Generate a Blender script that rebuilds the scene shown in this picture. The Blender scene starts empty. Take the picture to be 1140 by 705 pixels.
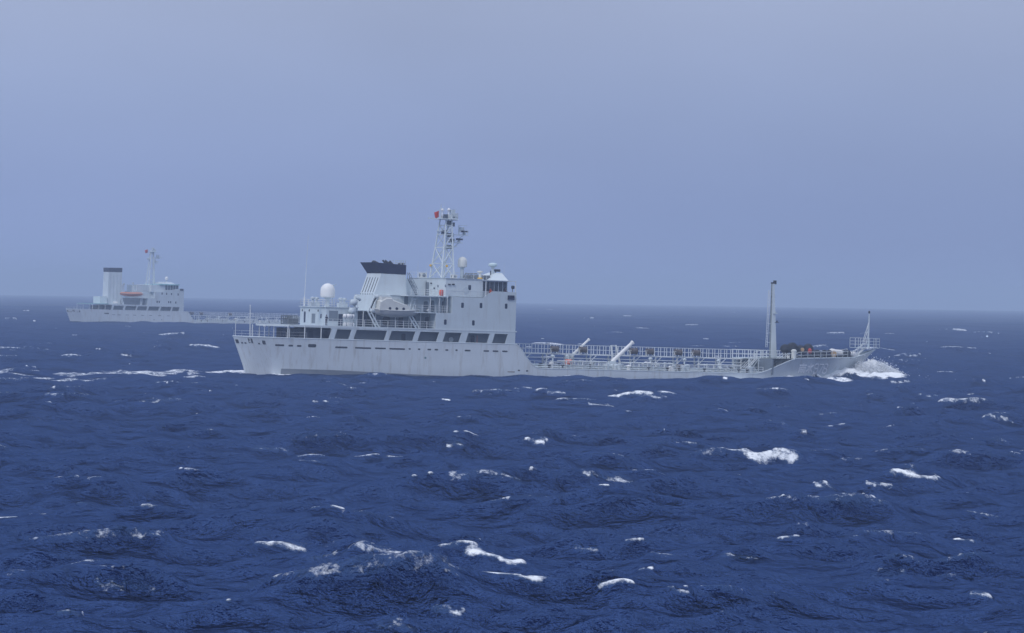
import bpy, bmesh, math, random
import numpy as np
from mathutils import Vector, Matrix, Euler

random.seed(7); rng = np.random.default_rng(11)
scene = bpy.context.scene
COL = scene.collection
R = math.radians

# ---------------------------------------------------------------- camera
F_PX = 5000.0; EARTH = 6.371e6; EYE_H = 13.5       # focal length in photo pixels, earth radius, eye height
EYE_ROW = 327.0; ROLL = R(0.90); PITCH = -(352.5 - EYE_ROW) / F_PX
cam_d = bpy.data.cameras.new("camera"); cam = bpy.data.objects.new("camera", cam_d); COL.objects.link(cam)
cam_d.sensor_width = 36.0; cam_d.lens = 36.0 * F_PX / 1140.0
cam_d.clip_start = 1.0; cam_d.clip_end = 60000.0
cam.matrix_world = (Matrix.Translation((0, 0, EYE_H)) @ Matrix.Rotation(math.pi / 2 + PITCH, 4, 'X')
                    @ Matrix.Rotation(ROLL, 4, 'Z'))
scene.camera = cam

# ---------------------------------------------------------------- light
SUN_EL, SUN_AZ = R(46), R(215)                     # high thin overcast, light from behind the camera's left shoulder
sun_dir = Vector((math.sin(SUN_AZ) * math.cos(SUN_EL), math.cos(SUN_AZ) * math.cos(SUN_EL), math.sin(SUN_EL)))
sun_d = bpy.data.lights.new("sun", 'SUN'); sun_d.energy = 1.25; sun_d.angle = R(14); sun_d.color = (1.0, 0.975, 0.94)
sun = bpy.data.objects.new("sun", sun_d); COL.objects.link(sun)
sun.rotation_euler = (-sun_dir).to_track_quat('-Z', 'Y').to_euler()

world = bpy.data.worlds.new("World"); scene.world = world; world.use_nodes = True
wn = world.node_tree.nodes; wl = world.node_tree.links; wn.clear()
w_out = wn.new('ShaderNodeOutputWorld'); w_bg = wn.new('ShaderNodeBackground')
w_bg.inputs['Strength'].default_value = 0.10
sky = wn.new('ShaderNodeTexSky'); sky.sky_type = 'NISHITA'; sky.sun_disc = False
sky.sun_elevation = SUN_EL; sky.sun_rotation = SUN_AZ; sky.dust_density = 3.0
tc = wn.new('ShaderNodeTexCoord'); sep = wn.new('ShaderNodeSeparateXYZ'); wl.new(tc.outputs['Generated'], sep.inputs[0])
mr = wn.new('ShaderNodeMapRange'); mr.inputs['From Min'].default_value = -0.02; mr.inputs['From Max'].default_value = 1.0
wl.new(sep.outputs['Z'], mr.inputs['Value'])
ramp = wn.new('ShaderNodeValToRGB'); wl.new(mr.outputs[0], ramp.inputs[0])
STOPS = [(0.0, (0.240, 0.318, 0.595)), (0.040, (0.272, 0.354, 0.615)), (0.062, (0.312, 0.392, 0.625)), (0.082, (0.362, 0.432, 0.640)),
         (0.20, (0.48, 0.56, 0.76)), (0.45, (0.66, 0.75, 0.98)), (1.0, (0.80, 0.90, 1.15))]
e = ramp.color_ramp.elements
e[0].position, e[0].color = STOPS[0][0], (*STOPS[0][1], 1)
e[1].position, e[1].color = STOPS[-1][0], (*STOPS[-1][1], 1)
for p, c in STOPS[1:-1]:
    q = e.new(p); q.color = (*c, 1)
# broad soft cloud tone: lighter and darker banks in the overcast
mp = wn.new('ShaderNodeMapping'); mp.inputs['Scale'].default_value = (6.0, 6.0, 17.0); mp.inputs['Location'].default_value = (0.35, 0.1, 0.4)
wl.new(tc.outputs['Generated'], mp.inputs[0])
nz = wn.new('ShaderNodeTexNoise'); nz.inputs['Scale'].default_value = 1.0; nz.inputs['Detail'].default_value = 3.0
nz.inputs['Roughness'].default_value = 0.45
wl.new(mp.outputs[0], nz.inputs['Vector'])
# the hidden sun leaves the western (left) part of the overcast lighter
lr = wn.new('ShaderNodeMapRange'); lr.inputs['From Min'].default_value = -0.16; lr.inputs['From Max'].default_value = 0.16
lr.inputs['To Min'].default_value = 1.05; lr.inputs['To Max'].default_value = 0.93
wl.new(sep.outputs['X'], lr.inputs['Value'])
nr = wn.new('ShaderNodeMapRange'); nr.inputs['From Min'].default_value = 0.3; nr.inputs['From Max'].default_value = 0.7
nr.inputs['To Min'].default_value = 0.915; nr.inputs['To Max'].default_value = 1.085
wl.new(nz.outputs[0], nr.inputs['Value'])
mm = wn.new('ShaderNodeMath'); mm.operation = 'MULTIPLY'; wl.new(lr.outputs[0], mm.inputs[0]); wl.new(nr.outputs[0], mm.inputs[1])
m10 = wn.new('ShaderNodeMath'); m10.operation = 'MULTIPLY'; m10.inputs[1].default_value = 10.0; wl.new(mm.outputs[0], m10.inputs[0])
vs = wn.new('ShaderNodeVectorMath'); vs.operation = 'SCALE'
wl.new(ramp.outputs[0], vs.inputs[0]); wl.new(m10.outputs[0], vs.inputs['Scale'])
mx = wn.new('ShaderNodeMix'); mx.data_type = 'RGBA'; mx.inputs[0].default_value = 0.94
wl.new(sky.outputs[0], mx.inputs[6]); wl.new(vs.outputs[0], mx.inputs[7])
wl.new(mx.outputs[2], w_bg.inputs['Color']); wl.new(w_bg.outputs[0], w_out.inputs['Surface'])

vsn = scene.view_settings
vsn.view_transform = 'Standard'; vsn.look = 'None'; vsn.gamma = 1.0; vsn.exposure = 0.0; vsn.use_curve_mapping = False
scene.cycles.use_denoising = True
scene.cycles.volume_bounces = 0
scene.cycles.max_bounces = 9; scene.cycles.diffuse_bounces = 7; scene.cycles.glossy_bounces = 2

# ---------------------------------------------------------------- helpers
def sstep(a, b, x):
    t = np.clip((x - a) / (b - a), 0, 1); return t * t * (3 - 2 * t)

def tag(o, label=None, cat=None, group=None, kind=None):
    if label: o['label'] = label
    if cat: o['category'] = cat
    if group: o['group'] = group
    if kind: o['kind'] = kind
    return o

def empty(name, mat):
    o = bpy.data.objects.new(name, None); COL.objects.link(o); o.empty_display_size = 0.3
    o.matrix_world = mat
    return o

def ray(u, v):
    """direction in the world of a point of the photograph (measuring aid)"""
    a = (u - 570) / F_PX; b = (352.5 - v) / F_PX
    c, s = math.cos(ROLL), math.sin(ROLL)
    d = Vector((a * c - b * s, 1.0, a * s + b * c))
    return Matrix.Rotation(PITCH, 3, 'X') @ d

def sea_point(u, v):
    d = ray(u, v); h = math.hypot(d.x, d.y); k = -d.z / h
    disc = max(k * k - 2 * EYE_H / EARTH, 0)
    dist = (k - math.sqrt(disc)) * EARTH
    return d.x / h * dist, d.y / h * dist

class Berth:
    """a ship's place on the water; measures its local metres"""
    def __init__(s, u, v, D, yaw, pitch, heave):
        d = ray(u, v); o = Vector((0, 0, EYE_H)) + d * (D / d.y); o.z = heave - D * D / 2 / EARTH
        s.M = Matrix.Translation(o) @ Matrix.Rotation(R(yaw), 4, 'Z') @ Matrix.Rotation(R(pitch), 4, 'Y')
        s.I = s.M.inverted(); s.c = s.I @ Vector((0, 0, EYE_H)); s.o = o
    def S(s, u, v, y):
        d = s.I.to_3x3() @ ray(u, v); t = (y - s.c.y) / d.y; p = s.c + d * t
        return p.x, p.z
    def V(s, u, v, y):
        x, z = s.S(u, v, y); return Vector((x, y, z))
    def X(s, u, v, x):
        d = s.I.to_3x3() @ ray(u, v); t = (x - s.c.x) / d.x; p = s.c + d * t
        return p.y, p.z

class MB:
    def __init__(s): s.v = []; s.f = []
    def add(s, vs, fs):
        n = len(s.v); s.v += [tuple(p) for p in vs]; s.f += [tuple(i + n for i in f) for f in fs]; return s
    def box(s, x0, x1, y0, y1, z0, z1):
        vs = [(x, y, z) for z in (z0, z1) for y in (y0, y1) for x in (x0, x1)]
        return s.add(vs, [(0, 2, 3, 1), (4, 5, 7, 6), (0, 1, 5, 4), (2, 6, 7, 3), (0, 4, 6, 2), (1, 3, 7, 5)])
    def tube(s, p, q, r, n=6, r2=None, cap=True):
        p, q = Vector(p), Vector(q); r2 = r if r2 is None else r2
        a = (q - p).normalized(); t = Vector((0, 0, 1)) if abs(a.z) < .9 else Vector((1, 0, 0))
        b = a.cross(t).normalized(); c = a.cross(b)
        vs = []
        for o, rr in ((p, r), (q, r2)):
            for k in range(n):
                w = 2 * math.pi * k / n + math.pi / n; vs.append(o + (b * math.cos(w) + c * math.sin(w)) * rr)
        fs = [(k, (k + 1) % n, n + (k + 1) % n, n + k) for k in range(n)]
        if cap: fs += [tuple(range(n))[::-1], tuple(range(n, 2 * n))]
        return s.add(vs, fs)
    def bar(s, p, q, r): return s.tube(p, q, r, 4)
    def path(s, pts, r, n=5):
        for a, b in zip(pts, pts[1:]): s.tube(a, b, r, n)
        return s
    def lathe(s, c, prof, n=20, axis='z'):
        vs = []
        for r, h in prof:
            for k in range(n):
                w = 2 * math.pi * k / n
                a, b = r * math.cos(w), r * math.sin(w)
                o = {'z': (a, b, h), 'x': (h, a, b), 'y': (a, h, b)}[axis]
                vs.append((c[0] + o[0], c[1] + o[1], c[2] + o[2]))
        m = len(prof); fs = []
        for i in range(m - 1):
            for k in range(n):
                k2 = (k + 1) % n; fs.append((i * n + k, i * n + k2, (i + 1) * n + k2, (i + 1) * n + k))
        fs += [tuple(range(n))[::-1], tuple(range((m - 1) * n, m * n))]
        return s.add(vs, fs)
    def prism(s, pts, y0, y1):
        """outline in x,z carried from y0 to y1"""
        n = len(pts); vs = [(x, y0, z) for x, z in pts] + [(x, y1, z) for x, z in pts]
        fs = [tuple(range(n)), tuple(range(n, 2 * n))[::-1]] + [(k, n + k, n + (k + 1) % n, (k + 1) % n) for k in range(n)]
        return s.add(vs, fs)
    def slab(s, pts, z0, z1):
        """outline in x,y carried from z0 to z1"""
        n = len(pts); vs = [(x, y, z0) for x, y in pts] + [(x, y, z1) for x, y in pts]
        fs = [tuple(range(n))[::-1], tuple(range(n, 2 * n))] + [(k, (k + 1) % n, n + (k + 1) % n, n + k) for k in range(n)]
        return s.add(vs, fs)
    def hexa(s, a, b):
        """two quads of corresponding corners"""
        return s.add(list(a) + list(b), [(3, 2, 1, 0), (4, 5, 6, 7)] + [(k, (k + 1) % 4, 4 + (k + 1) % 4, 4 + k) for k in range(4)])
    def rail(s, pts, h=1.1, bars=3, gap=1.5, r=.035):
        pts = [Vector(p) for p in pts]
        for k in range(1, bars + 1):
            o = Vector((0, 0, h * k / bars)); s.path([p + o for p in pts], r, 4)
        for a, b in zip(pts, pts[1:]):
            n = max(1, round((b - a).length / gap))
            for i in range(n + 1):
                p = a.lerp(b, i / n); s.tube(p, p + Vector((0, 0, h)), r * 1.15, 4)
        return s
    def build(s, name, mat, parent=None, smooth=False, label=None):
        me = bpy.data.meshes.new(name); me.from_pydata(s.v, [], s.f); me.update()
        bm = bmesh.new(); bm.from_mesh(me); bmesh.ops.recalc_face_normals(bm, faces=bm.faces); bm.to_mesh(me); bm.free()
        me.materials.append(mat)
        o = bpy.data.objects.new(name, me); COL.objects.link(o)
        if parent: o.parent = parent
        if smooth: me.shade_smooth()
        if label: o['label'] = label
        return o

# ---------------------------------------------------------------- materials
def mat(name, col, rough=.55, var=.06, scale=1.2, streak=None, metal=0.0, spec=.35, bump=0.0):
    m = bpy.data.materials.new(name); m.use_nodes = True
    n, l = m.node_tree.nodes, m.node_tree.links
    b = n['Principled BSDF']; b.inputs['Roughness'].default_value = rough; b.inputs['Metallic'].default_value = metal
    b.inputs['Specular IOR Level'].default_value = spec
    t = n.new('ShaderNodeTexCoord')
    nz = n.new('ShaderNodeTexNoise'); nz.inputs['Scale'].default_value = scale; nz.inputs['Detail'].default_value = 5
    l.new(t.outputs['Object'], nz.inputs['Vector'])
    r = n.new('ShaderNodeValToRGB'); l.new(nz.outputs[0], r.inputs[0])
    r.color_ramp.elements[0].position = .3; r.color_ramp.elements[1].position = .7
    r.color_ramp.elements[0].color = (*[c * (1 - var) for c in col], 1); r.color_ramp.elements[1].color = (*[min(1, c * (1 + var)) for c in col], 1)
    out = r.outputs[0]
    if streak:                                      # run-down salt and rust marks
        mp = n.new('ShaderNodeMapping'); mp.inputs['Scale'].default_value = (.9, .9, .12); l.new(t.outputs['Object'], mp.inputs[0])
        s = n.new('ShaderNodeTexNoise'); s.inputs['Scale'].default_value = 1.6; s.inputs['Detail'].default_value = 6; s.inputs['Roughness'].default_value = .65
        l.new(mp.outputs[0], s.inputs['Vector'])
        q = n.new('ShaderNodeMapRange'); q.inputs['From Min'].default_value = .52; q.inputs['From Max'].default_value = .78
        q.inputs['To Max'].default_value = streak[1]; l.new(s.outputs[0], q.inputs['Value'])
        x = n.new('ShaderNodeMix'); x.data_type = 'RGBA'; l.new(q.outputs[0], x.inputs[0]); l.new(out, x.inputs[6]); x.inputs[7].default_value = (*streak[0], 1)
        out = x.outputs[2]
    l.new(out, b.inputs['Base Color'])
    return m

GREY = mat('grey_paint', (.50, .57, .615), .5, .05, .35, ((.30, .29, .27), .45))
HULL = mat('hull_paint', (.56, .61, .645), .5, .06, .25, ((.34, .32, .29), .7))
LIGHT = mat('light_paint', (.585, .65, .685), .5, .04, .5, ((.42, .40, .37), .3))
RAIL = mat('rail_paint', (.66, .69, .70), .5, .05, 2)
WHITE = mat('white_paint', (.78, .78, .77), .45, .03, 1)
CREAM = mat('white_grp', (.66, .67, .64), .4, .03, .8)
DECK = mat('deck_paint', (.14, .17, .18), .7, .15, .6)
DARK = mat('dark_paint', (.035, .04, .055), .55, .2, 2)
NAVY = mat('funnel_black', (.006, .010, .042), .65, .2, .8)
GLASS = mat('window_glass', (.008, .014, .042), .12, .2, 1, spec=.5)
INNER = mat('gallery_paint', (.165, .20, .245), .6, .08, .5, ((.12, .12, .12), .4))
SHADEP = mat('aft_gallery_shade', (.022, .034, .070), .6, .15, .6)  # wall colour darkened to stand in for shade under the aft canopy; some doors share it
BOOT = mat('boot_topping', (.19, .215, .25), .6, .12, .6)
ORANGE = mat('orange_cloth', (.75, .11, .025), .6, .08, 2)
ORANGEP = mat('orange_paint', (.52, .13, .05), .5, .08, 1)
RED = mat('flag_red', (.46, .045, .035), .7, .06, 2)
YELLOW = mat('yellow_paint', (.70, .42, .06), .5, .05, 2)
BROWN = mat('reel_brown', (.10, .085, .085), .7, .3, 3)
TARP = mat('white_canvas', (.66, .66, .66), .8, .08, 1.5)
TAN = mat('tan_canvas', (.50, .33, .18), .8, .1, 2)
SKIN = mat('skin', (.42, .26, .18), .6, .05, 4)
DKBLUE = mat('dark_blue_cloth', (.03, .035, .07), .8, .1, 3)
TEAL = mat('teal_paint', (.22, .50, .52), .5, .06, .5)
ICE = mat('pale_blue_paint', (.50, .62, .66), .4, .03, 1)

# ---------------------------------------------------------------- ships' places
A = Berth(286, 412, 735, 25.0, 0.9, 0.9)
B = Berth(85, 362, 1735, 28.0, 0.5, 0.2)

# ---------------------------------------------------------------- hull form (metres, x forward, z up, starboard = -y)
def xs(z): return np.interp(z, [-4, 0, 5, 8], [1.0, .2, -1.6, -2.6])
def xe(z): return np.interp(z, [-4, 0, 3, 6, 8], [109., 110.8, 112.8, 116.2, 117.8])
T_ = [0, .03, .10, .20, .70, .78, .84, .89, .93, .965, .985, 1.0]
B_ = {-4: [6.0, 6.4, 7.2, 7.6, 7.6, 6.9, 5.4, 3.7, 2.1, .9, .35, .1],
      0: [6.7, 7.0, 7.7, 8.0, 8.0, 7.6, 6.5, 4.9, 3.1, 1.35, .55, .1],
      5: [7.25, 7.5, 7.95, 8.0, 8.0, 8.0, 7.75, 6.9, 5.2, 2.9, 1.35, .12]}
def half(t, z):
    t = np.asarray(t, float); z = np.asarray(z, float)
    a, b, c = (np.interp(t, T_, B_[k]) for k in (-4, 0, 5))
    return np.where(z < 0, b + (a - b) * np.clip(-z / 4, 0, 1.2), b + (c - b) * np.clip(z / 5, 0, 1.2) ** .9)
def half_xz(x, z): return float(half((x - xs(z)) / (xe(z) - xs(z)), z))
TOPX = [-3, 43.0, 44.3, 44.6, 45.4, 46.2, 47.3, 48.0, 90.3, 91.6, 92.8, 94.0, 95.2, 96.3, 109.8, 111.0, 112.0, 113.0, 113.8, 118]
TOPZ = [4.88, 4.88, 3.75, 3.4, 2.55, 1.75, 1.08, .98, 1.05, 1.35, 1.85, 2.5, 3.15, 3.8, 4.2, 4.45, 4.8, 5.3, 5.65, 5.95]
def ztop(x): return float(np.interp(x, TOPX, TOPZ))

def make_hull(root, pt):
    ts = np.unique(np.concatenate([np.linspace(0, 1, 60), np.linspace(.36, .46, 28), np.linspace(.77, .88, 26), np.linspace(.92, 1, 18)]))
    rows = 15; g = []
    for t in ts:
        x5 = xs(4) + t * (xe(4) - xs(4)); zt = ztop(x5); col = []
        for k in range(rows):
            z = -4 + (zt + 4) * k / (rows - 1); col.append((xs(z) + t * (xe(z) - xs(z)), float(half(t, z)), z))
        g.append(col)
    m = MB(); n = len(ts)
    for sgn in (-1, 1):
        vs = [(x, sgn * y, z) for col in g for x, y, z in col]
        m.add(vs, [(i * rows + k, (i + 1) * rows + k, (i + 1) * rows + k + 1, i * rows + k + 1) for i in range(n - 1) for k in range(rows - 1)])
    # transom
    vs = [(x, -y, z) for x, y, z in g[0]] + [(x, y, z) for x, y, z in g[0]]
    m.add(vs, [(k, k + 1, rows + k + 1, rows + k) for k in range(rows - 1)])
    hull = m.build('hull', HULL, root, True)
    hull.data.set_sharp_from_angle(angle=R(35))
    gm = MB()
    for sgn in (-1, 1):
        gm.path([Vector((x, sgn * (y - .02), z + .02)) for x, y, z in (c[-1] for c in g)], .09, 5)
    x, y, z = g[0][-1]; gm.tube((x, -y, z + .02), (x, y, z + .02), .09, 5)
    gm.build('gunwale', LIGHT, hull)
    # dark strip at the waterline, follows the side
    bt = MB(); top = []; bot = []
    for x in np.linspace(1.5, 60, 50):
        for arr, z in ((top, float(np.interp(x, [1, 10, 40, 60], [-.12, -.12, -.9, -1.2]))), (bot, -1.3)):
            arr.append((x, -(half_xz(x, z) + .02), z))
    k = len(top); bt.add(top + bot, [(i, i + 1, k + i + 1, k + i) for i in range(k - 1)])
    bt.build('boot_topping', BOOT, hull)
    # decks
    def deck(name, x0, x1, z0, z1, n=14, inset=.1):
        P = []; Q = []
        for i in range(n + 1):
            f = i / n; x = x0 + (x1 - x0) * f; z = z0 + (z1 - z0) * f
            h = half_xz(x, z) - inset; P.append((x, -h, z)); Q.append((x, h, z))
        MB().add(P + Q, [(i, i + 1, n + 2 + i, n + 1 + i) for i in range(n)]).build(name, DECK, root)
    deck('poop_deck', -.9, 43.6, 4.0, 4.0)
    deck('tank_deck', 43.2, 92.5, .86, .92)
    deck('forecastle_deck', 91.6, 112.6, 3.66, 4.25)
    h = half_xz(91.7, 3) - .12
    MB().prism([(91.6, .9), (91.85, .9), (91.85, 3.62), (91.6, 3.62)], -h, h).build('forecastle_bulkhead', INNER, root)
    h = half_xz(43.4, 2) - .12
    MB().box(43.3, 43.6, -h, h, .9, 4.0).build('poop_bulkhead', GREY, root)
    return hull

def side_patch(hull, name, m_, x0, x1, z0, z1, off=.025, th=.05, rnd=True, sgn=-1):
    """small rounded plate or opening lying in the shell"""
    cx, cz, a, b = (x0 + x1) / 2, (z0 + z1) / 2, (x1 - x0) / 2, (z1 - z0) / 2
    pts = []
    N = 16 if rnd else 4
    for k in range(N):
        w = 2 * math.pi * (k + .5) / N; c, s = math.cos(w), math.sin(w)
        if rnd:
            e_ = min(a, b); px = (a - e_ * .8) * (1 if c > 0 else -1) + e_ * .8 * c; pz = (b - e_ * .8) * (1 if s > 0 else -1) + e_ * .8 * s
        else: px, pz = a * (1 if c > 0 else -1), b * (1 if s > 0 else -1)
        pts.append((cx + px, cz + pz))
    vs = [(x, sgn * (half_xz(x, z) + off), z) for x, z in pts] + [(x, sgn * (half_xz(x, z) + off - th), z) for x, z in pts]
    n = len(pts)
    return MB().add(vs, [tuple(range(n)), tuple(range(n, 2 * n))[::-1]] + [(k, (k + 1) % n, n + (k + 1) % n, n + k) for k in range(n)]).build(name, m_, hull)

def stern_patch(hull, name, m_, y0, y1, z0, z1):
    vs = []
    for o in (.03, -.03):
        for y, z in ((y0, z0), (y1, z0), (y1, z1), (y0, z1)): vs.append((xs(z) - o, y, z))
    return MB().hexa(vs[:4], vs[4:]).build(name, m_, hull)

def stern_fittings(hull):
    for yc, w, h in ((5.9, 1.3, .62), (-5.9, 1.3, .62)):
        stern_patch(hull, 'fairlead', DARK, yc - w / 2, yc + w / 2, 3.75, 3.75 + h)
    for yc in (.45, -.75): stern_patch(hull, 'fairlead', DARK, yc - .36, yc + .36, 3.85, 4.62)
    for yc in (3.9, 2.4, -3.6): stern_patch(hull, 'freeing_port', DARK, yc - .4, yc + .4, 3.72, 3.95)

def gallery(root, bay_x, x_start, x_end, slant=.5, zb=4.97, zt=6.55, ztop_=6.9):
    """shell plating of the covered side gallery with its row of slanted openings"""
    for sgn in (-1, 1):
        m = MB(); edges = [x_start] + [q for b in bay_x for q in b] + [x_end]
        for i in range(0, len(edges) - 1, 2):
            x0, x1 = edges[i], edges[i + 1]
            first, last = i == 0, i == len(edges) - 2
            s1 = 0 if last else slant; s0 = slant
            prof = [(x0 - s0, zb), (x1 - s1, zb), (x1, zt), (x0, zt)]
            vs = [(x, sgn * half_xz(x, 5), z) for x, z in prof] + [(x, sgn * (half_xz(x, 5) - .14), z) for x, z in prof]
            m.hexa(vs[:4], vs[4:])
        n = 16; xx = np.linspace(x_start - .2, x_end, n)
        for a, b in zip(xx, xx[1:]):
            vs = [(x, sgn * half_xz(x, 5), z) for x, z in ((a, zt), (b, zt), (b, ztop_), (a, ztop_))]
            m.hexa(vs, [(x, y - sgn * .14, z) for x, y, z in vs])
        m.build('side_plating', GREY, root)

def window(parent, x, z, w, h, y, frame=True, sgn=-1, name='window', glass=None):
    f = MB(); r = min(w, h) * .3
    def ring(w, h):
        pts = []
        for cx, cz, a0 in ((w / 2 - r, h / 2 - r, 0), (-w / 2 + r, h / 2 - r, 90), (-w / 2 + r, -h / 2 + r, 180), (w / 2 - r, -h / 2 + r, 270)):
            for k in range(4): a = R(a0 + 30 * k); pts.append((x + cx + r * math.cos(a), z + cz + r * math.sin(a)))
        return pts
    p = f.prism(ring(w, h), y, y + sgn * .02).build(name, glass or GLASS, parent)
    return p

def radome(root, c, r, h, ped_r, ped_h, mat_=WHITE, flat=False):
    x, y, z = c
    cyl = h - r
    prof = [(r * .80, 0), (r * .97, .08 * r), (r, .2 * r), (r, cyl)]
    prof += [(r * math.cos(R(a)), cyl + r * (.35 if flat else 1) * math.sin(R(a))) for a in (15, 30, 45, 60, 75, 86)]
    d = MB().lathe((x, y, z + ped_h), prof, 24).build('radome', mat_, root, True)
    MB().lathe((x, y, z), [(ped_r * 1.5, 0), (ped_r * 1.5, .15), (ped_r, .2), (ped_r, ped_h - .25), (r * .5, ped_h - .1), (r * .6, ped_h + .02)], 14).build('pedestal', GREY, d, False)
    return d

def whip(root, p, h, r=.06, name='whip_antenna'):
    p = Vector(p); m = MB(); m.tube(p, p + Vector((0, 0, h * .3)), r, 6, r * .7); m.tube(p + Vector((0, 0, h * .3)), p + Vector((0, 0, h)), r * .7, 6, r * .25)
    return m.build(name, RAIL, root)

# ================================================================ THE SEA
def shoulder(x, y, M):
    """distance from a ship's centre line, in plan"""
    a = M @ Vector((4, 0, 0)); b = M @ Vector((106, 0, 0))
    dx, dy = b.x - a.x, b.y - a.y; L2 = dx * dx + dy * dy
    t = np.clip(((x - a.x) * dx + (y - a.y) * dy) / L2, 0, 1)
    return np.hypot(x - a.x - t * dx, y - a.y - t * dy)

def value_noise(x, y, seed):
    r_ = np.random.default_rng(seed); n = 256; g = r_.random((n, n), dtype=np.float32)
    xi = np.floor(x).astype(np.int64); yi = np.floor(y).astype(np.int64); fx = (x - xi).astype(np.float32); fy = (y - yi).astype(np.float32)
    fx = fx * fx * (3 - 2 * fx); fy = fy * fy * (3 - 2 * fy)
    x0, x1, y0, y1 = xi % n, (xi + 1) % n, yi % n, (yi + 1) % n
    return (g[x0, y0] * (1 - fx) + g[x1, y0] * fx) * (1 - fy) + (g[x0, y1] * (1 - fx) + g[x1, y1] * fx) * fy

def build_sea():
    rad = [4.0]
    while rad[-1] < 130: rad.append(rad[-1] * 1.05)
    while rad[-1] < 300: rad.append(rad[-1] * 1.0022)
    while rad[-1] < 1150: rad.append(rad[-1] * 1.0015)
    while rad[-1] < 3000: rad.append(rad[-1] * 1.0023)
    while rad[-1] < 16500: rad.append(rad[-1] * 1.0060)
    rad = np.array(rad)
    dense = np.linspace(R(-7.4), R(7.4), 1010); dth = dense[1] - dense[0]
    side = R(7.4) + np.cumsum(np.linspace(dth * 1.5, R(.45), 90)); rest = np.linspace(side[-1] + R(1), R(180), 60)
    th = np.concatenate([-rest[::-1][1:], -side[::-1], dense, side, rest])
    th = th - 0.0
    sp_r = np.gradient(rad); sp_t = np.gradient(th)
    TH, RA = np.meshgrid(th, rad)
    X = (RA * np.sin(TH)).astype(np.float32); Y = (RA * np.cos(TH)).astype(np.float32)
    SP = np.maximum(sp_r[:, None], 0 * TH).astype(np.float32); ST = (RA * np.maximum(sp_t, dth)[None, :]).astype(np.float32)
    calm = 1.0 - .68 * (1 - sstep(12, 55, shoulder(X, Y, A.M))) - .4 * (1 - sstep(12, 40, shoulder(X, Y, B.M)))
    ds = shoulder(X, Y, A.M)
    wk = np.hypot(X + 58, (Y - 712) * .8)      # churned water astern lies flatter
    calm = np.minimum(calm, .32 + .68 * sstep(16, 120, ds)) * (1 - .55 * np.exp(-(wk / 34) ** 2))
    calm = calm.astype(np.float32)
    dX = np.zeros_like(X); dY = np.zeros_like(X); Z = np.zeros_like(X); J = np.zeros_like(X); J2 = np.zeros_like(X)
    N = 92; lam = np.exp(np.linspace(math.log(48), math.log(1.1), N))
    r_ = np.random.default_rng(5)
    for i, L in enumerate(lam):
        k = 2 * math.pi / L; slope = .0320 * float(np.interp(L, [1, 3, 5, 9, 20, 30, 48], [1.5, 1.55, 1.6, 1.6, 1.3, 1.0, .7]))
        a = slope / k
        spread = .38 + .75 * (1 - i / N) * 0 + .5 * (i / N)
        ang = R(-72) + r_.normal(0, spread)          # seas run towards the camera and to the right
        kx, ky = k * math.cos(ang), k * math.sin(ang); ph = r_.uniform(0, 2 * math.pi)
        w = 1 - sstep(L / 5.0, L / 2.4, np.maximum(SP, ST))
        rows = np.where(w.max(axis=1) > 0)[0]
        if len(rows) == 0: continue
        r0, r1 = rows[0], rows[-1] + 1
        arg = (kx * X[r0:r1] + ky * Y[r0:r1] + ph).astype(np.float32)
        c, s_ = np.cos(arg) * w[r0:r1], np.sin(arg) * w[r0:r1]
        cm = calm[r0:r1] + (1 - calm[r0:r1]) * (.65 if L < 13 else 0); c = c * cm; s_ = s_ * cm
        Z[r0:r1] += a * c; dX[r0:r1] -= a * kx / k * s_; dY[r0:r1] -= a * ky / k * s_
        if L > 2.2: J[r0:r1] += slope * c
        if L > 9: J2[r0:r1] += slope * c
    Z -= .60 * np.exp(-(ds / 42) ** 2)             # the hull's own trough
    # breaking crests come in groups
    grp = value_noise(X / 37 + 11.3, Y / 90 + 7.7, 3) * .6 + value_noise(X / 11 + 3.1, Y / 30 + 1.7, 4) * .4
    far = sstep(500, 1500, RA)
    thr = .345 + .045 * far
    small = value_noise(X / 4.3 + 5.1, Y / 5.7 + 2.2, 6)
    foam = sstep(0, .22, J * .60 + J2 * .42 + .24 * (grp - .62) + .16 * (small - .5) - thr) * (.30 + .55 * sstep(.45, .8, grp)) * (.45 + .55 * sstep(260, 520, RA))
    fine = value_noise(X / 1.7, Y / 2.2, 9); mid = value_noise(X / 5.3, Y / 5.0, 10)
    # single breakers
    def breaker(u, v, wpx, amp, strength=1.0, tilt=0.0, thick=2.2, place=None):
        nonlocal Z, foam
        if place: x0, y0, hw, u = place; v = u * 1.7; D = math.hypot(x0, y0)
        else:                                       # sit on the nearest open crest or face
            x0, y0 = sea_point(u, v + 1); D = math.hypot(x0, y0); a0 = math.atan2(x0, y0); j = int(np.searchsorted(th, a0))
            k0, k1 = int(np.searchsorted(rad, 60)), int(np.searchsorted(rad, D * 1.25)); el = (Z[k0:k1, j] - RA[k0:k1, j] ** 2 / 2 / EARTH - EYE_H) / rad[k0:k1]
            open_ = el >= np.maximum.accumulate(el) - 1e-7; dr = ray(u, v); want = dr.z / math.hypot(dr.x, dr.y)
            cost = np.where(open_, np.abs(el - want), 9); k = k0 + int(np.argmin(cost)); D = rad[k]; x0, y0 = D * math.sin(a0), D * math.cos(a0)
            hw = wpx * D / F_PX / 2
        if not place and wpx > 50 and D < 450: thick *= 1.05; amp *= 1.05
        c, s = math.cos(tilt), math.sin(tilt)
        i0, i1 = np.searchsorted(rad, D - hw - 40), np.searchsorted(rad, D + hw + 40)
        a0 = math.atan2(x0, y0); j0, j1 = np.searchsorted(th, a0 - 2.2 * hw / D), np.searchsorted(th, a0 + 2.2 * hw / D)
        if i1 <= i0 or j1 <= j0: return
        S = (slice(i0, i1), slice(j0, j1))
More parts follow.
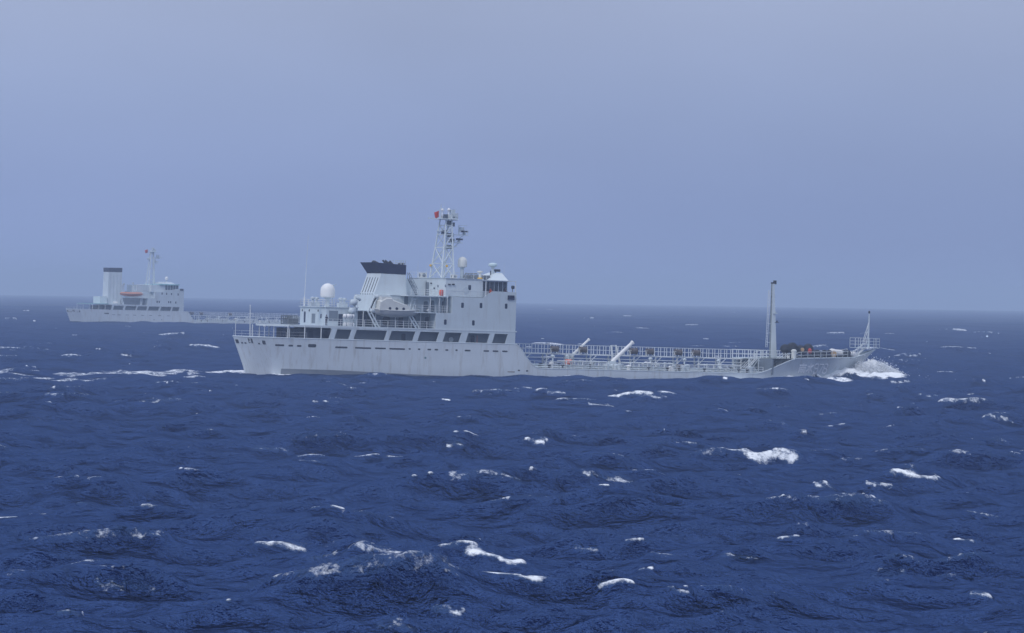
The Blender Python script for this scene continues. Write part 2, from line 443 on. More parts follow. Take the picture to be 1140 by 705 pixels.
        px = (X[S] - x0) * c + (Y[S] - y0) * s; py = -(X[S] - x0) * s + (Y[S] - y0) * c
        n1 = value_noise(px / (hw * .45) + u, py * 0 + v, 21) - .5
        n2 = value_noise(px / 2.2 + u * 3, py * 0 + v, 22) - .5
        py = py - n1 * min(5.0, hw * .45) - n2 * .5 - .12 * hw * (px / hw) ** 2
        env = np.clip(1 - (np.abs(px) / hw) ** 2.2, 0, 1)
        Z[S] += .6 * amp * np.exp(-(np.abs(px) / (hw * 1.25)) ** 2.4) * np.exp(-np.where(py < 0, (py / 2.6) ** 2, (py / 6.5) ** 2))
        t_ = thick * min(1.0, .35 + hw / 9) * (.16 + .5 * env + 1.5 * env * value_noise(px / (hw * .30) + v, py * 0 + u, 23) ** 2) * (.6 + .8 * value_noise(px / .9 + v, py * 0 + u, 27))
        t_ = np.minimum(t_ * (.55 if place else .9), (.20 if place else .30) * hw + .08)
        n3 = value_noise(px / .8 + v, py / .7 + u, 25) * .6 + value_noise(px / .33, py / .4, 26) * .4
        edge = np.abs(py + t_ * .45) / t_
        body = sstep(0, .5, env) * (1 - sstep(.35, 1.15, edge + .9 * (n3 - .5))) * (.62 + .5 * n3)
        trail = .62 * sstep(0, .6, env) * np.exp(-np.clip(py, 0, None) / min(thick * 3.0, hw * 1.1 + .3)) * sstep(-1.2, -.6, py / t_) * sstep(.38, .72, value_noise(px / 1.1 + v, py / 2.6, 24))
        foam[S] = np.maximum(foam[S], strength * np.maximum(body, trail))
    for q in [(845, 511, 112, 1.0, 1.0), (1022, 538, 74, 1.1, 1.0, .12), (980, 542, 40, .4, .75), (921, 545, 34, .5, .85), (557, 633, 72, .75, 1.0),
              (517, 611, 56, .5, .9), (318, 612, 66, .5, .85), (474, 626, 34, .5, .8, -.4), (393, 617, 30, .4, .6), (700, 440, 62, .7, 1.0, -.1), (727, 443, 36, .3, .7),
              (672, 453, 36, .5, .9), (600, 494, 36, .6, .95), (684, 537, 74, .3, .55), (342, 510, 38, .5, .85, .15), (350, 517, 44, .3, .5),
              (515, 498, 26, .4, .8), (692, 657, 50, .55, .9, .15), (1096, 666, 26, .4, .9), (507, 685, 44, .45, .7), (450, 700, 50, .3, .5),
              (648, 611, 34, .3, .65), (720, 638, 22, .3, .8), (765, 662, 34, .3, .6, -.3), (95, 565, 24, .4, .75), (130, 657, 40, .3, .6),
              (100, 634, 60, .3, .5), (1060, 367, 40, .7, 1.0), (990, 477, 20, .4, .8), (1035, 443, 26, .5, .9), (920, 462, 22, .3, .7), (575, 537, 26, .4, .7),
              (535, 530, 80, .3, .5), (305, 500, 50, .2, .5), (228, 387, 44, .8, .95), (190, 373, 34, .8, .9), (180, 447, 60, .3, .5), (620, 440, 26, .4, .8),
              (585, 433, 30, .3, .6), (420, 418, 26, .6, 1.0, -.1), (1132, 422, 24, .4, .9), (1005, 424, 30, .3, .7), (820, 621, 60, .3, .5), (990, 640, 44, .3, .5),
              (60, 440, 30, .3, .6), (1115, 465, 50, .3, .6), (1122, 492, 30, .3, .5), (545, 438, 30, .3, .5), (870, 470, 40, .3, .4), (160, 660, 40, .3, .4),
              (75, 425, 70, .4, .8), (25, 419, 40, .5, .8), (815, 348, 12, .6, .9), (655, 355, 14, .9, 1.0), (700, 352, 16, .8, .9), (770, 362, 18, .8, .9),
              (930, 372, 24, .7, .8), (1095, 370, 26, .6, .9), (715, 366, 18, .7, .9), (240, 350, 14, .6, .9), (612, 345, 10, .7, 1.0), (30, 346, 10, .7, .9), (12, 356, 16, .7, .9),
              (860, 393, 22, .5, .6), (1010, 395, 40, .6, .7), (1075, 388, 24, .5, .7), (990, 372, 14, .6, .8), (35, 388, 22, .6, .8), (140, 398, 16, .5, .8)]:
        breaker(*q)
    # many small breakers on the steepest crests
    r2 = np.random.default_rng(99); cand = 26000
    ca = r2.uniform(R(-8), R(8), cand); cd = 1 / r2.uniform(1 / 5200, 1 / 170, cand)
    ci = np.clip(np.searchsorted(rad, cd), 0, len(rad) - 1); cj = np.clip(np.searchsorted(th, ca), 0, len(th) - 1)
    score = J[ci, cj] * .6 + J2[ci, cj] * .6 + .25 * (grp[ci, cj] - .5) + r2.normal(0, .05, cand)
    kept = []
    for q in np.argsort(-score)[:6000]:
        d0 = rad[ci[q]]; a0 = th[cj[q]]; gx, gy = d0 * math.sin(a0), d0 * math.cos(a0)
        if any(abs(gx - kx_) < 3 + .012 * d0 and abs(gy - ky_) < 9 + .05 * d0 for kx_, ky_ in kept): continue
        kept.append((gx, gy))
        if len(kept) > 420: break
        hw = float(np.clip(r2.gamma(2.4, .46), .55, 3.4)) * (1 - .45 * sstep(500, 2500, d0))
        breaker(None, None, None, 0.0, float(np.clip(r2.normal(.74, .22), .35, 1.1)), float(r2.normal(0, .25)), float(r2.uniform(.7, 1.7)), place=(d0 * math.sin(a0), d0 * math.cos(a0), hw, float(r2.uniform(0, 200))))
    # wake astern and foam along the sides
    def streak(pts, wid, strength, lift=0.0, rag=1.0):
        nonlocal Z, foam
        P = [sea_point(u, v) for u, v in pts]
        d = np.full(X.shape, 1e9, np.float32); tt = np.zeros_like(X)
        xs_ = [p[0] for p in P]; ys_ = [p[1] for p in P]
        S = (slice(np.searchsorted(rad, min(ys_) - 60), np.searchsorted(rad, max(ys_) + 80)), slice(np.searchsorted(th, -.13), np.searchsorted(th, .13)))
        xx, yy = X[S], Y[S]; dd = np.full(xx.shape, 1e9); uu = np.zeros_like(xx)
        for i in range(len(P) - 1):
            ax, ay = P[i]; bx, by = P[i + 1]; ex, ey = bx - ax, by - ay; L2 = ex * ex + ey * ey
            t = np.clip(((xx - ax) * ex + (yy - ay) * ey) / L2, 0, 1); q = np.hypot(xx - ax - t * ex, (yy - ay - t * ey))
            uu = np.where(q < dd, (i + t) / (len(P) - 1), uu); dd = np.minimum(dd, q)
        w = np.interp(uu, np.linspace(0, 1, len(wid)), wid); st = np.interp(uu, np.linspace(0, 1, len(strength)), strength)
        n = value_noise(xx / 3.1, yy / 7.0, 31) * .5 + value_noise(xx / 1.1, yy / 2.4, 32) * .5
        m = 1 - sstep(.35, 1.15, dd / w + rag * (n - .5) * 1.3)
        foam[S] = np.maximum(foam[S], st * m * (.55 + .6 * n)); Z[S] += lift * np.exp(-(dd / (w * 1.1)) ** 2) * (.7 + .6 * n)
    streak([(296, 413), (262, 412.5), (200, 416), (140, 418), (90, 419), (5, 419)], [2.4, 3.4, 4.2, 4.8, 4.4, 2.5], [1.1, .95, .78, .82, .78, .66], .35, 1.7)
    streak([(110, 423), (70, 424.5), (20, 425)], [1.5, 2.2, 1.8], [.6, .9, .7], .2, 1.7)
    streak([(200, 412.5), (150, 413.5), (110, 416)], [2, 2.4, 2], [.7, .7, .4], .2, 1.6)
    streak([(296, 412.5), (240, 414.5), (170, 417), (110, 417.5)], [1.5, 1.6, 2, 1.5], [1.0, .85, .7, .5], .15, 1.5)
    def skirt(x0, x1, wid, st, out=.2, lift=.3):
        nonlocal Z, foam
        S = (slice(np.searchsorted(rad, 690), np.searchsorted(rad, 830)), slice(np.searchsorted(th, -.075), np.searchsorted(th, .12)))
        xx, yy = X[S], Y[S]; I = A.I
        lx = I[0][0] * xx + I[0][1] * yy + I[0][3]; ly = I[1][0] * xx + I[1][1] * yy + I[1][3]
        t = np.clip((lx - xs(0)) / (xe(0) - xs(0)), 0, 1); hb = half(t, np.zeros_like(t))
        d = -ly - hb - out; f = (lx - x0) / (x1 - x0)
        n = value_noise(lx / 2.6, ly / 1.3, 41) * .6 + value_noise(lx / .9, ly / .6, 42) * .4
        w = np.interp(f, np.linspace(0, 1, len(wid)), wid) * (.3 + 1.5 * n)
        on = sstep(-.02, .02, f) * (1 - sstep(.98, 1.02, f)) * (ly < 0)
        s_ = np.interp(f, np.linspace(0, 1, len(st)), st)
        m = on * (1 - sstep(.5, 1.0, d / np.maximum(w, .05))) * (d > -2.5)
        foam[S] = np.maximum(foam[S], s_ * m); Z[S] += lift * on * np.exp(-(np.clip(d, 0, None) / (np.maximum(w, .3))) ** 2) * (.5 + n)
    skirt(-1.5, 9, [2.0, 1.2, .3], [1.0, .9, .4], lift=.15)
    skirt(8, 60, [.35, .2, .5, .25, .55, .3, .5], [.5, .25, .55, .3, .6, .35, .6], lift=.05)
    skirt(60, 76, [.3, .6, .3], [.5, .6, .5], lift=.05)
    skirt(74, 96, [.6, 1.4, 1.8, 1.2], [.8, 1, 1, 1], lift=.25)
    skirt(95, 103, [1.4, 2.2, 1.2], [1, 1, 1], lift=.7)
    skirt(101, 111, [1.4, 2.5, 5.0, 6.0], [1, 1.1, 1.2, 1.2], lift=1.1)
    streak([(905, 423), (935, 428), (975, 430)], [1.5, 4, 2], [.6, 1, .6], .35, 1.5)
    streak([(936, 418), (965, 420), (985, 421.0), (1003, 420.5)], [4, 6, 6, 2], [1.3, 1.4, 1.3, 1.0], 1.2, .8)
    foam = np.clip(foam, 0, 1.3)
    X2 = X + dX; Y2 = Y + dY; Z2 = Z - (RA ** 2 / 2 / EARTH)
    # foam lies lumpy on the water
    Z2 = Z2 + np.where(RA < 1400, .16 * np.clip(foam, 0, 1) * (fine - .3) + .10 * np.clip(foam, 0, 1), 0)
    nr_, nc = X.shape
    co = np.stack([X2, Y2, Z2], -1).astype(np.float32).reshape(-1, 3)
    i = np.arange((nr_ - 1) * (nc - 1)); r0 = i // (nc - 1); c0 = i % (nc - 1); a = r0 * nc + c0
    quads = np.stack([a, a + 1, a + nc + 1, a + nc], -1)[:, ::-1].astype(np.int32)
    # innermost disc under the camera's own deck
    me = bpy.data.meshes.new('sea'); me.vertices.add(len(co)); me.vertices.foreach_set('co', co.ravel())
    me.loops.add(quads.size); me.loops.foreach_set('vertex_index', quads.ravel())
    me.polygons.add(len(quads)); me.polygons.foreach_set('loop_start', np.arange(len(quads), dtype=np.int32) * 4)
    me.polygons.foreach_set('use_smooth', np.ones(len(quads), dtype=bool))
    me.update(calc_edges=True)
    at = me.attributes.new('foam', 'FLOAT', 'POINT'); at.data.foreach_set('value', foam.astype(np.float32).ravel())
    o = bpy.data.objects.new('sea', me); COL.objects.link(o)
    tag(o, 'choppy dark blue open sea with scattered whitecaps and wakes', 'sea', kind='structure')
    return o

def sea_material():
    m = bpy.data.materials.new('sea_water'); m.use_nodes = True; n, l = m.node_tree.nodes, m.node_tree.links; n.clear()
    out = n.new('ShaderNodeOutputMaterial'); geo = n.new('ShaderNodeNewGeometry')
    pos = geo.outputs['Position']
    def noise(sx, sy, det, rough=.6, dist=0.0):
        mp = n.new('ShaderNodeMapping'); mp.inputs['Scale'].default_value = (sx, sy, sx); mp.inputs['Rotation'].default_value = (0, 0, R(-12)); l.new(pos, mp.inputs[0])
        z = n.new('ShaderNodeTexNoise'); z.inputs['Scale'].default_value = 1; z.inputs['Detail'].default_value = det; z.inputs['Roughness'].default_value = rough
        z.inputs['Distortion'].default_value = dist; l.new(mp.outputs[0], z.inputs['Vector']); return z.outputs[0]
    def math_(op, a, b=None, c=None):
        k = n.new('ShaderNodeMath'); k.operation = op
        for i, v in enumerate((a, b, c)):
            if v is None: continue
            if isinstance(v, (int, float)): k.inputs[i].default_value = v
            else: l.new(v, k.inputs[i])
        return k.outputs[0]
    rip0 = math_('ADD', math_('MULTIPLY', noise(.55, .35, 5, .62, .4), 1.0), math_('MULTIPLY', noise(2.6, 1.8, 3, .6), .28))
    rip = math_('ADD', rip0, math_('MULTIPLY', noise(.17, .11, 3, .55, .6), 1.7))
    bp = n.new('ShaderNodeBump'); bp.inputs['Strength'].default_value = 1.0; bp.inputs['Distance'].default_value = 1.15; l.new(rip, bp.inputs['Height'])
    tone = noise(.02, .012, 3)
    cr = n.new('ShaderNodeValToRGB'); l.new(tone, cr.inputs[0])
    cr.color_ramp.elements[0].position = .35; cr.color_ramp.elements[1].position = .65
    cr.color_ramp.elements[0].color = (.0028, .0092, .050, 1); cr.color_ramp.elements[1].color = (.0038, .0120, .062, 1)
    body = n.new('ShaderNodeBsdfDiffuse'); l.new(cr.outputs[0], body.inputs['Color']); l.new(bp.outputs[0], body.inputs['Normal'])
    gl = n.new('ShaderNodeBsdfGlossy'); gl.inputs['Roughness'].default_value = .14; gl.inputs['Color'].default_value = (.054, .100, .240, 1); l.new(bp.outputs[0], gl.inputs['Normal'])
    fr = n.new('ShaderNodeFresnel'); fr.inputs['IOR'].default_value = 1.333; l.new(bp.outputs[0], fr.inputs['Normal'])
    water = n.new('ShaderNodeMixShader'); l.new(math_('POWER', fr.outputs[0], 2.0), water.inputs[0]); l.new(body.outputs[0], water.inputs[1]); l.new(gl.outputs[0], water.inputs[2])
    at = n.new('ShaderNodeAttribute'); at.attribute_name = 'foam'
    br = math_('ADD', math_('MULTIPLY', noise(1.3, .8, 4, .7), .7), math_('MULTIPLY', noise(4.5, 3.0, 3, .7), .3))
    f = math_('ADD', at.outputs['Fac'], math_('MULTIPLY', math_('SUBTRACT', br, .5), 2.4))
    f = math_('MULTIPLY', f, math_('GREATER_THAN', at.outputs['Fac'], .02))
    mr = n.new('ShaderNodeMapRange'); mr.interpolation_type = 'SMOOTHSTEP'; mr.inputs['From Min'].default_value = .36; mr.inputs['From Max'].default_value = 1.0; l.new(f, mr.inputs['Value'])
    white = n.new('ShaderNodeBsdfPrincipled'); white.inputs['Roughness'].default_value = .8; white.inputs['Base Color'].default_value = (.82, .84, .86, 1)
    white.inputs['Specular IOR Level'].default_value = .1
    # aerated water round the foam: paler turquoise blue
    ae = n.new('ShaderNodeMapRange'); ae.inputs['From Min'].default_value = .12; ae.inputs['From Max'].default_value = .8; ae.inputs['To Max'].default_value = .22; l.new(at.outputs['Fac'], ae.inputs['Value'])
    aer = n.new('ShaderNodeBsdfPrincipled'); aer.inputs['Base Color'].default_value = (.06, .16, .30, 1); aer.inputs['Roughness'].default_value = .3; l.new(bp.outputs[0], aer.inputs['Normal'])
    m1 = n.new('ShaderNodeMixShader'); l.new(ae.outputs[0], m1.inputs[0]); l.new(water.outputs[0], m1.inputs[1]); l.new(aer.outputs[0], m1.inputs[2])
    m2 = n.new('ShaderNodeMixShader'); l.new(mr.outputs[0], m2.inputs[0]); l.new(m1.outputs[0], m2.inputs[1]); l.new(white.outputs[0], m2.inputs[2])
    l.new(m2.outputs[0], out.inputs['Surface'])
    return m

sea = build_sea(); sea.data.materials.append(sea_material())

# air: pale volume over the whole scene
HAZE_DENSITY = 2.5e-4
def build_haze():
    o = MB().box(-17500, 17500, -17500, 17500, -27, 48).build('haze', GREY)
    m = bpy.data.materials.new('sea_haze'); m.use_nodes = True; n, l = m.node_tree.nodes, m.node_tree.links; n.clear()
    out = n.new('ShaderNodeOutputMaterial'); v = n.new('ShaderNodeVolumePrincipled')
    v.inputs['Color'].default_value = (.60, .745, 1.0, 1); v.inputs['Density'].default_value = HAZE_DENSITY; v.inputs['Anisotropy'].default_value = 0.0
    l.new(v.outputs[0], out.inputs['Volume']); o.data.materials[0] = m
    tag(o, 'pale blue sea haze fading the far water', 'haze', kind='stuff')
build_haze()

# ================================================================ SHIP DETAILS SHARED BY BOTH TANKERS
def catwalk(root, x0, x1, zd=3.5, yc=0.0, w=1.5):
    """raised fore-and-aft gangway over the tank deck"""
    d = MB(); d.box(x0, x1, yc - w / 2, yc + w / 2, zd - .08, zd)
    for y in (yc - w / 2, yc + w / 2): d.bar((x0, y, zd - .12), (x1, y, zd - .12), .11); d.bar((x0, y, zd - .75), (x1, y, zd - .75), .07)
    cw = d.build('catwalk', RAIL, root)
    for y in (yc - w / 2 + .05, yc + w / 2 - .05): MB().rail([(x0, y, zd), (x1, y, zd)], 1.45, 2, 1.15, .05).build('railing', RAIL, cw)
    n = round((x1 - x0) / 4.3)
    for i in range(n + 1):
        x = x0 + .8 + (x1 - x0 - 1.6) * i / n; t = MB()
        for y in (yc - w / 2, yc + w / 2):
            t.bar((x, y, .9), (x, y, zd - .1), .11); t.bar((x, y, zd - 1.25), (x + 1.15, y, zd - .15), .08)
        t.bar((x, yc - w / 2, zd - 1.3), (x, yc + w / 2, zd - 1.3), .06)
        t.build('catwalk_leg', RAIL, cw)
    return cw

def tank_deck(root, seed):
    rnd = random.Random(seed)
    # guard rail along both deck edges
    for sgn in (-1, 1):
        r = MB(); pts = []
        for x in np.linspace(48.5, 90.0, 24): pts.append((x, sgn * (half_xz(x, 1) - .15), ztop(x) - .05))
        r.rail(pts, 1.15, 3, 1.9, .05); r.build('railing', RAIL, root)
    # cargo lines
    for i, (y, z) in enumerate([(-5.2, 1.25), (-4.6, 1.6), (-3.6, 1.3), (-2.2, 1.5), (2.4, 1.5), (3.8, 1.3)]):
        p = MB(); p.tube((46, y, z), (90, y, z), .13, 8)
        for x in np.arange(47, 90, 3.7): p.box(x - .12, x + .12, y - .2, y + .2, .88, z - .1)
        for x in (54.5 + i * 2, 71.0 + i * 1.5): p.tube((x, y, z), (x, y, z + .9), .11, 8); p.lathe((x, y, z + .9), [(.28, 0), (.28, .06)], 10)
        p.build('cargo_pipe', GREY if i % 2 else LIGHT, root)
    # raised pipe rails and manifolds amidships
    for xa, xb in ((53.5, 61.0), (65.5, 73.5), (80.0, 86.5)):
        q = MB()
        for k in range(6):
            x = xa + (xb - xa) * k / 5; q.tube((x, -5.6, .9), (x, -5.6, 2.5 - .15 * (k % 2)), .10, 6); q.tube((x, -5.6, 2.3), (x, -2.0, 2.3), .10, 6)
            q.lathe((x, -5.6, 1.7), [(.26, -.05), (.26, .05)], 10)
        q.tube((xa, -5.6, 2.35), (xb, -5.6, 2.35), .09, 6); q.build('manifold', RAIL, root)
    for x in (50.3, 63.2, 65.0, 75.3, 77.6, 84.0, 88.0):
        y = rnd.choice([-6.4, -5.9, -3.0]); v = MB(); h = rnd.uniform(.9, 1.5); rr = rnd.uniform(.28, .5)
        v.lathe((x, y, .88), [(rr, 0), (rr, h * .7), (rr * 1.25, h * .72), (rr * 1.25, h * .9), (rr * .6, h)], 14); v.build('tank_hatch', rnd.choice([LIGHT, GREY, WHITE]), root)
    for x in (49.8, 52.3, 68.4, 72.0, 79.0, 85.6, 87.2):
        v = MB(); y = -6.6
        v.lathe((x, y, .88), [(.28, 0), (.28, .1), (.16, .15), (.16, .6), (.32, .68), (.32, .85), (.05, .9)], 10); v.build('bollard', DARK, root)
    for k in range(46):                            # valves and stand pipes along the lines
        x = 48.8 + 40.5 * (k + rnd.uniform(-.4, .4)) / 45; y = rnd.choice([-6.1, -5.2, -4.6, -3.6, -2.2, 2.4]); h = rnd.uniform(.55, 1.35); v = MB()
        v.tube((x, y, .9), (x, y, .9 + h), .09, 6); v.lathe((x, y, .9 + h), [(.05, 0), (.27, .02), (.27, .09), (.05, .11)], 10)
        if k % 3 == 0: v.box(x - .25, x + .25, y - .2, y + .2, .9, .9 + h * .6)
        v.build('valve', rnd.choice([RAIL, GREY, LIGHT, DARK]), root)
    for x in (51.2, 58.0, 70.0, 76.5, 82.5):
        v = MB(); y = rnd.choice([-4.0, 3.5, -5.0]); h = 2.0
        v.tube((x, y, .9), (x, y, .9 + h), .12, 8); v.lathe((x, y, .9 + h), [(.1, 0), (.34, .1), (.34, .3), (.05, .42)], 12); v.build('vent', LIGHT, root)

def hose_reel(root, x, y, z, m_=BROWN):
    d = MB(); d.lathe((x, y, z), [(.30, -.62), (.56, -.60), (.56, -.52), (.46, -.50), (.50, -.2), (.48, .2), (.46, .50), (.56, .52), (.56, .60), (.30, .62)], 16, 'x')
    o = d.build('hose_reel', m_, root)
    f = MB()
    for s in (-.68, .68):
        f.bar((x + s, y - .35, z - .72), (x + s, y, z), .05); f.bar((x + s, y + .35, z - .72), (x + s, y, z), .05); f.bar((x + s, y - .6, z + .1), (x + s, y + .6, z + .1), .05)
    f.build('reel_stand', RAIL, o); return o

def inclined_ladder(parent, a, b, w=.7, name='stair', m_=None):
    a, b = Vector(a), Vector(b); m = MB()
    for y in (-w / 2, w / 2):
        o = Vector((0, y, 0)); m.bar(a + o, b + o, .09); m.bar(a + o + Vector((0, 0, .95)), b + o + Vector((0, 0, .95)), .045)
        for k in range(5): p = a.lerp(b, k / 4) + o; m.bar(p, p + Vector((0, 0, .95)), .035)
    n = max(3, int((b - a).length / .35))
    for k in range(1, n): p = a.lerp(b, k / n); m.box(p.x - .12, p.x + .12, p.y - w / 2, p.y + w / 2, p.z - .03, p.z)
    return m.build(name, m_ or RAIL, parent)

def rung_ladder(parent, a, b, side, w=.5, hoops=True, m_=None):
    a, b = Vector(a), Vector(b); side = Vector(side).normalized(); m = MB()
    for s in (-w / 2, w / 2): m.bar(a + side * s, b + side * s, .045)
    n = max(3, int((b - a).length / .45))
    for k in range(n + 1): p = a.lerp(b, k / n); m.bar(p - side * w / 2, p + side * w / 2, .03)
    return m.build('ladder', m_ or RAIL, parent)

def bow_platform(root):
    g = MB(); zb = 5.95
    pts = []
    for x in (112.4, 113.6, 115.0, 116.0): pts.append((x, -(half_xz(x, 5.8) + .12)))
    pts.append((116.7, 0))
    pts += [(x, -y) for x, y in pts[-2::-1]]
    g.slab(pts, zb - .05, zb + .04)
    p = g.build('bow_platform', LIGHT, root)
    r = MB(); loop = [(x, y, zb + .04) for x, y in pts]; r.rail(loop + [loop[0]], 1.65, 3, 1.9, .045); r.build('railing', RAIL, p)
    return p

def tilted_box(x0, x1, y0, y1, z0, z1, z2): return MB().add([(x0, y0, z0), (x1, y0, z0), (x1, y1, z0), (x0, y1, z0), (x0, y0, z1), (x1, y0, z2), (x1, y1, z2), (x0, y1, z1)],
                                                           [(3, 2, 1, 0), (4, 5, 6, 7), (0, 1, 5, 4), (1, 2, 6, 5), (2, 3, 7, 6), (3, 0, 4, 7)])

def air_vent(parent, x, y, z, h, r=.22, m_=None):
    v = MB(); v.lathe((x, y, z), [(r, 0), (r, h * .7), (r * 1.6, h * .72), (r * 1.6, h * .92), (r * .8, h)], 12); return v.build('vent', m_ or LIGHT, parent)

def windlass(root, x, z):
    for y in (-2.2, 2.2):
        m = MB(); m.box(x - .9, x + .9, y - .9, y + .9, z, z + .35); m.lathe((x, y, z + .85), [(.25, -1.2), (.62, -1.15), (.62, -.85), (.34, -.8), (.34, .5), (.62, .55), (.62, .8), (.2, .85), (.2, 1.2)], 14, 'y')
        m.box(x + .3, x + 1.0, y - .5, y + .5, z + .3, z + 1.15); m.build('windlass', DARK, root)

# ================================================================ THE NEAR TANKER
def build_near():
    P = A.V
    root = empty('naval_tanker', A.M)
    tag(root, 'large pale grey naval tanker with 978 on its bow and a black topped slanted funnel', 'ship')
    hull = make_hull(root, A)
    stern_fittings(hull)
    # freeing ports and scuppers below the gallery
    def slot(u0, u1, v, h=2.0, name='freeing_port', m_=DARK):
        x0, z = A.S(u0, v, -8); x1, _ = A.S(u1, v, -8); hh = h * .147 / 2
        side_patch(hull, name, m_, x0, x1, z - hh, z + hh)
    for a, b in [(308.3, 318), (322.8, 327.5), (332, 336.8), (373.5, 387)]: slot(a, b, 384.4 + (a - 308) * .035, 1.9)
    slot(344, 352.8, 384.9, 3.6, 'fairlead')
    for a, b, v in [(395.5, 413.3, 387.3), (417.6, 429.6, 387.8), (433.6, 450.8, 388.3), (454.9, 457.2, 388.6), (465.3, 467.8, 388.9), (475.9, 479.8, 389.2),
                    (483.8, 487.7, 389.4), (495.8, 499, 389.8), (507, 509.3, 390), (517.4, 523.8, 390.3), (538.3, 544.4, 390.8), (548.5, 554.7, 391), (559.1, 565, 391.2)]:
        slot(a, b, v, 1.7)
    slot(576.5, 578.8, 412.5, 1.7, 'scupper'); slot(585.5, 588, 413, 1.7, 'scupper')
    x, z = A.S(473.5, 398.5, -8); side_patch(hull, 'overboard_outlet', mat('outlet_green', (.10, .22, .24), .6, .1, 1), x - .18, x + .18, z - .16, z + .16)
    x0, z0 = A.S(565, 413.8, -8); x1, z1 = A.S(573, 416, -8)
    side_patch(hull, 'rust_mark', mat('rust', (.22, .20, .19), .8, .2, 3), x0, x1, z0 - .12, z0 + .05, .015, .03)
    # ---- covered gallery
    bays = []
    for a, b in [(375.5, 391.5), (397, 431), (436, 462.5), (468, 489), (496, 514), (521.5, 545.5), (551, 565.5)]:
        bays.append((A.S(a, 372, -8)[0], A.S(b, 372, -8)[0]))
    xg0 = A.S(369.5, 370, -8)[0]; XF = 42.75
    gallery(root, bays, xg0, XF)
    # inner wall of the gallery, with doors
    xa = A.S(309, 376, 5.6)[0]
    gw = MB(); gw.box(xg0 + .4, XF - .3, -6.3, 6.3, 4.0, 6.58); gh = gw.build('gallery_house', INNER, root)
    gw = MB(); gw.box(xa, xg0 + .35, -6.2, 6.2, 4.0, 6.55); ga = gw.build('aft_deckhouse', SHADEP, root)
    for u in (449, 526):
        x, z = A.S(u, 379, -6.3); window(gh, x, 5.2, .75, 1.9, -6.31, name='door', glass=mat('door_blue', (.05, .06, .09), .5, .1, 1) if u == 449 else GLASS)
    x, z = A.S(502, 379, -6.3); MB().lathe((x, -6.34, 5.4), [(.42, -.03), (.42, .03)], 16, 'y').build('hatch', GREY, gh)
    x, z = A.S(531, 380, -6.3); MB().box(x - .15, x + .15, -6.36, -6.3, 4.6, 6.2).build('hose_box', mat('pale_red', (.36, .20, .20), .6, .1, 2), gh)
    for u in (315, 330, 346, 362):
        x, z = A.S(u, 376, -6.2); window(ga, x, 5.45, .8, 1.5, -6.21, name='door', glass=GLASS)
    # ---- upper deck, canopy aft
    xt = A.S(286, 364, 7.0)[0]
    out = []
    for x in np.linspace(xt, 43.0, 20): out.append((x, -(half_xz(x, 5) + .05)))
    pl = MB(); pl.slab(out + [(x, -y) for x, y in out[::-1]], 6.6 + .32, 6.6 + .5); cn = pl.build('upper_deck', LIGHT, root)
    # edge beam under the canopy
    eb = MB()
    for sgn in (-1, 1):
        eb.path([Vector((x, sgn * (-y - .1), 6.83)) for x, y in out[:9]], .12, 4)
    eb.tube((xt + .05, -7, 6.83), (xt + .05, 7, 6.83), .12, 4); eb.build('edge_beam', LIGHT, cn)
    for u in (320.7, 339.4, 357.7):
        x = A.S(u, 374, -7.9)[0]; [MB().tube((x, y, 4.8), (x, y, 6.9), .09, 6).build('canopy_post', RAIL, root) for y in (-7.8, 7.8)]
    for y in (-6.6, 0.2, 6.6):
        m = MB(); m.tube((xt + .3, y, 4.0), (xt + .3, y, 6.9), .075, 6); m.build('canopy_post', RAIL, root)
    # taffrail
    r = MB(); xx = xs(4.88) + .12
    x6 = 5.5
    r.rail([(x6, half_xz(x6, 5) - .1, 4.85), (xx, 7.1, 4.85), (xx, -7.1, 4.85), (x6, -half_xz(x6, 5) + .1, 4.85)], 1.0, 2, 3.6, .016); r.build('railing', RAIL, root)
    b = P(278.5, 374, .2); m = MB(); m.tube((b.x, .2, 4.0), (b.x - .15, .2, 9.9), .1, 8, .06); m.tube((b.x - .4, .2, 8.7), (b.x + .35, .2, 8.7), .04, 5); m.lathe((b.x - .15, .2, 9.9), [(.05, 0), (.14, .08), (.05, .22)], 8)
    m.build('ensign_staff', RAIL, root)
    for y in (6.4, -6.4):
        m = MB(); m.tube((xx, y, 4.85), (xx, y, 7.6 if y > 0 else 6.6), .05, 6); m.lathe((xx, y, 7.6 if y > 0 else 6.6), [(.05, 0), (.22, .08), (.22, .25), (.05, .3)], 8); m.build('lamp_post', RAIL, root)
    # ---- aft house on the upper deck
    z0 = 7.1; x0 = A.S(334, 356, 5.6)[0]; x1 = A.S(398, 356, -5.6)[0]; zt = 10.1
    ah = tilted_box(x0, x1, -5.6, 5.6, z0, zt, zt).build('deckhouse', GREY, root)
    MB().box(x0 - .25, x1 + .1, -5.75, 5.75, zt, zt + .1).build('house_roof', LIGHT, ah)
    r = MB(); zr = zt + .1; r.rail([(x1, -5.5, zr), (x0, -5.5, zr), (x0, 5.5, zr), (x1, 5.5, zr)], 1.15, 3, 1.5, .035); r.build('railing', RAIL, ah)
    for y, zc, w, h in ((3.6, 8.4, .7, 1.8), (-.2, 8.2, 1.5, 1.6), (-3.4, 8.6, .5, .7)):
        MB().box(x0 - .02, x0, y - w / 2, y + w / 2, zc - h / 2, zc + h / 2).build('door' if h > 1.7 else ('vent_grille' if w > 1 else 'window'), INNER if w > 1 else GLASS, ah)
    for y in (4.6, 1.6, -2.2): MB().lathe((x0 - .05, y, 9.5), [(.12, -.05), (.2, 0), (.12, .05)], 10, 'x').build('lamp', DARK, ah)
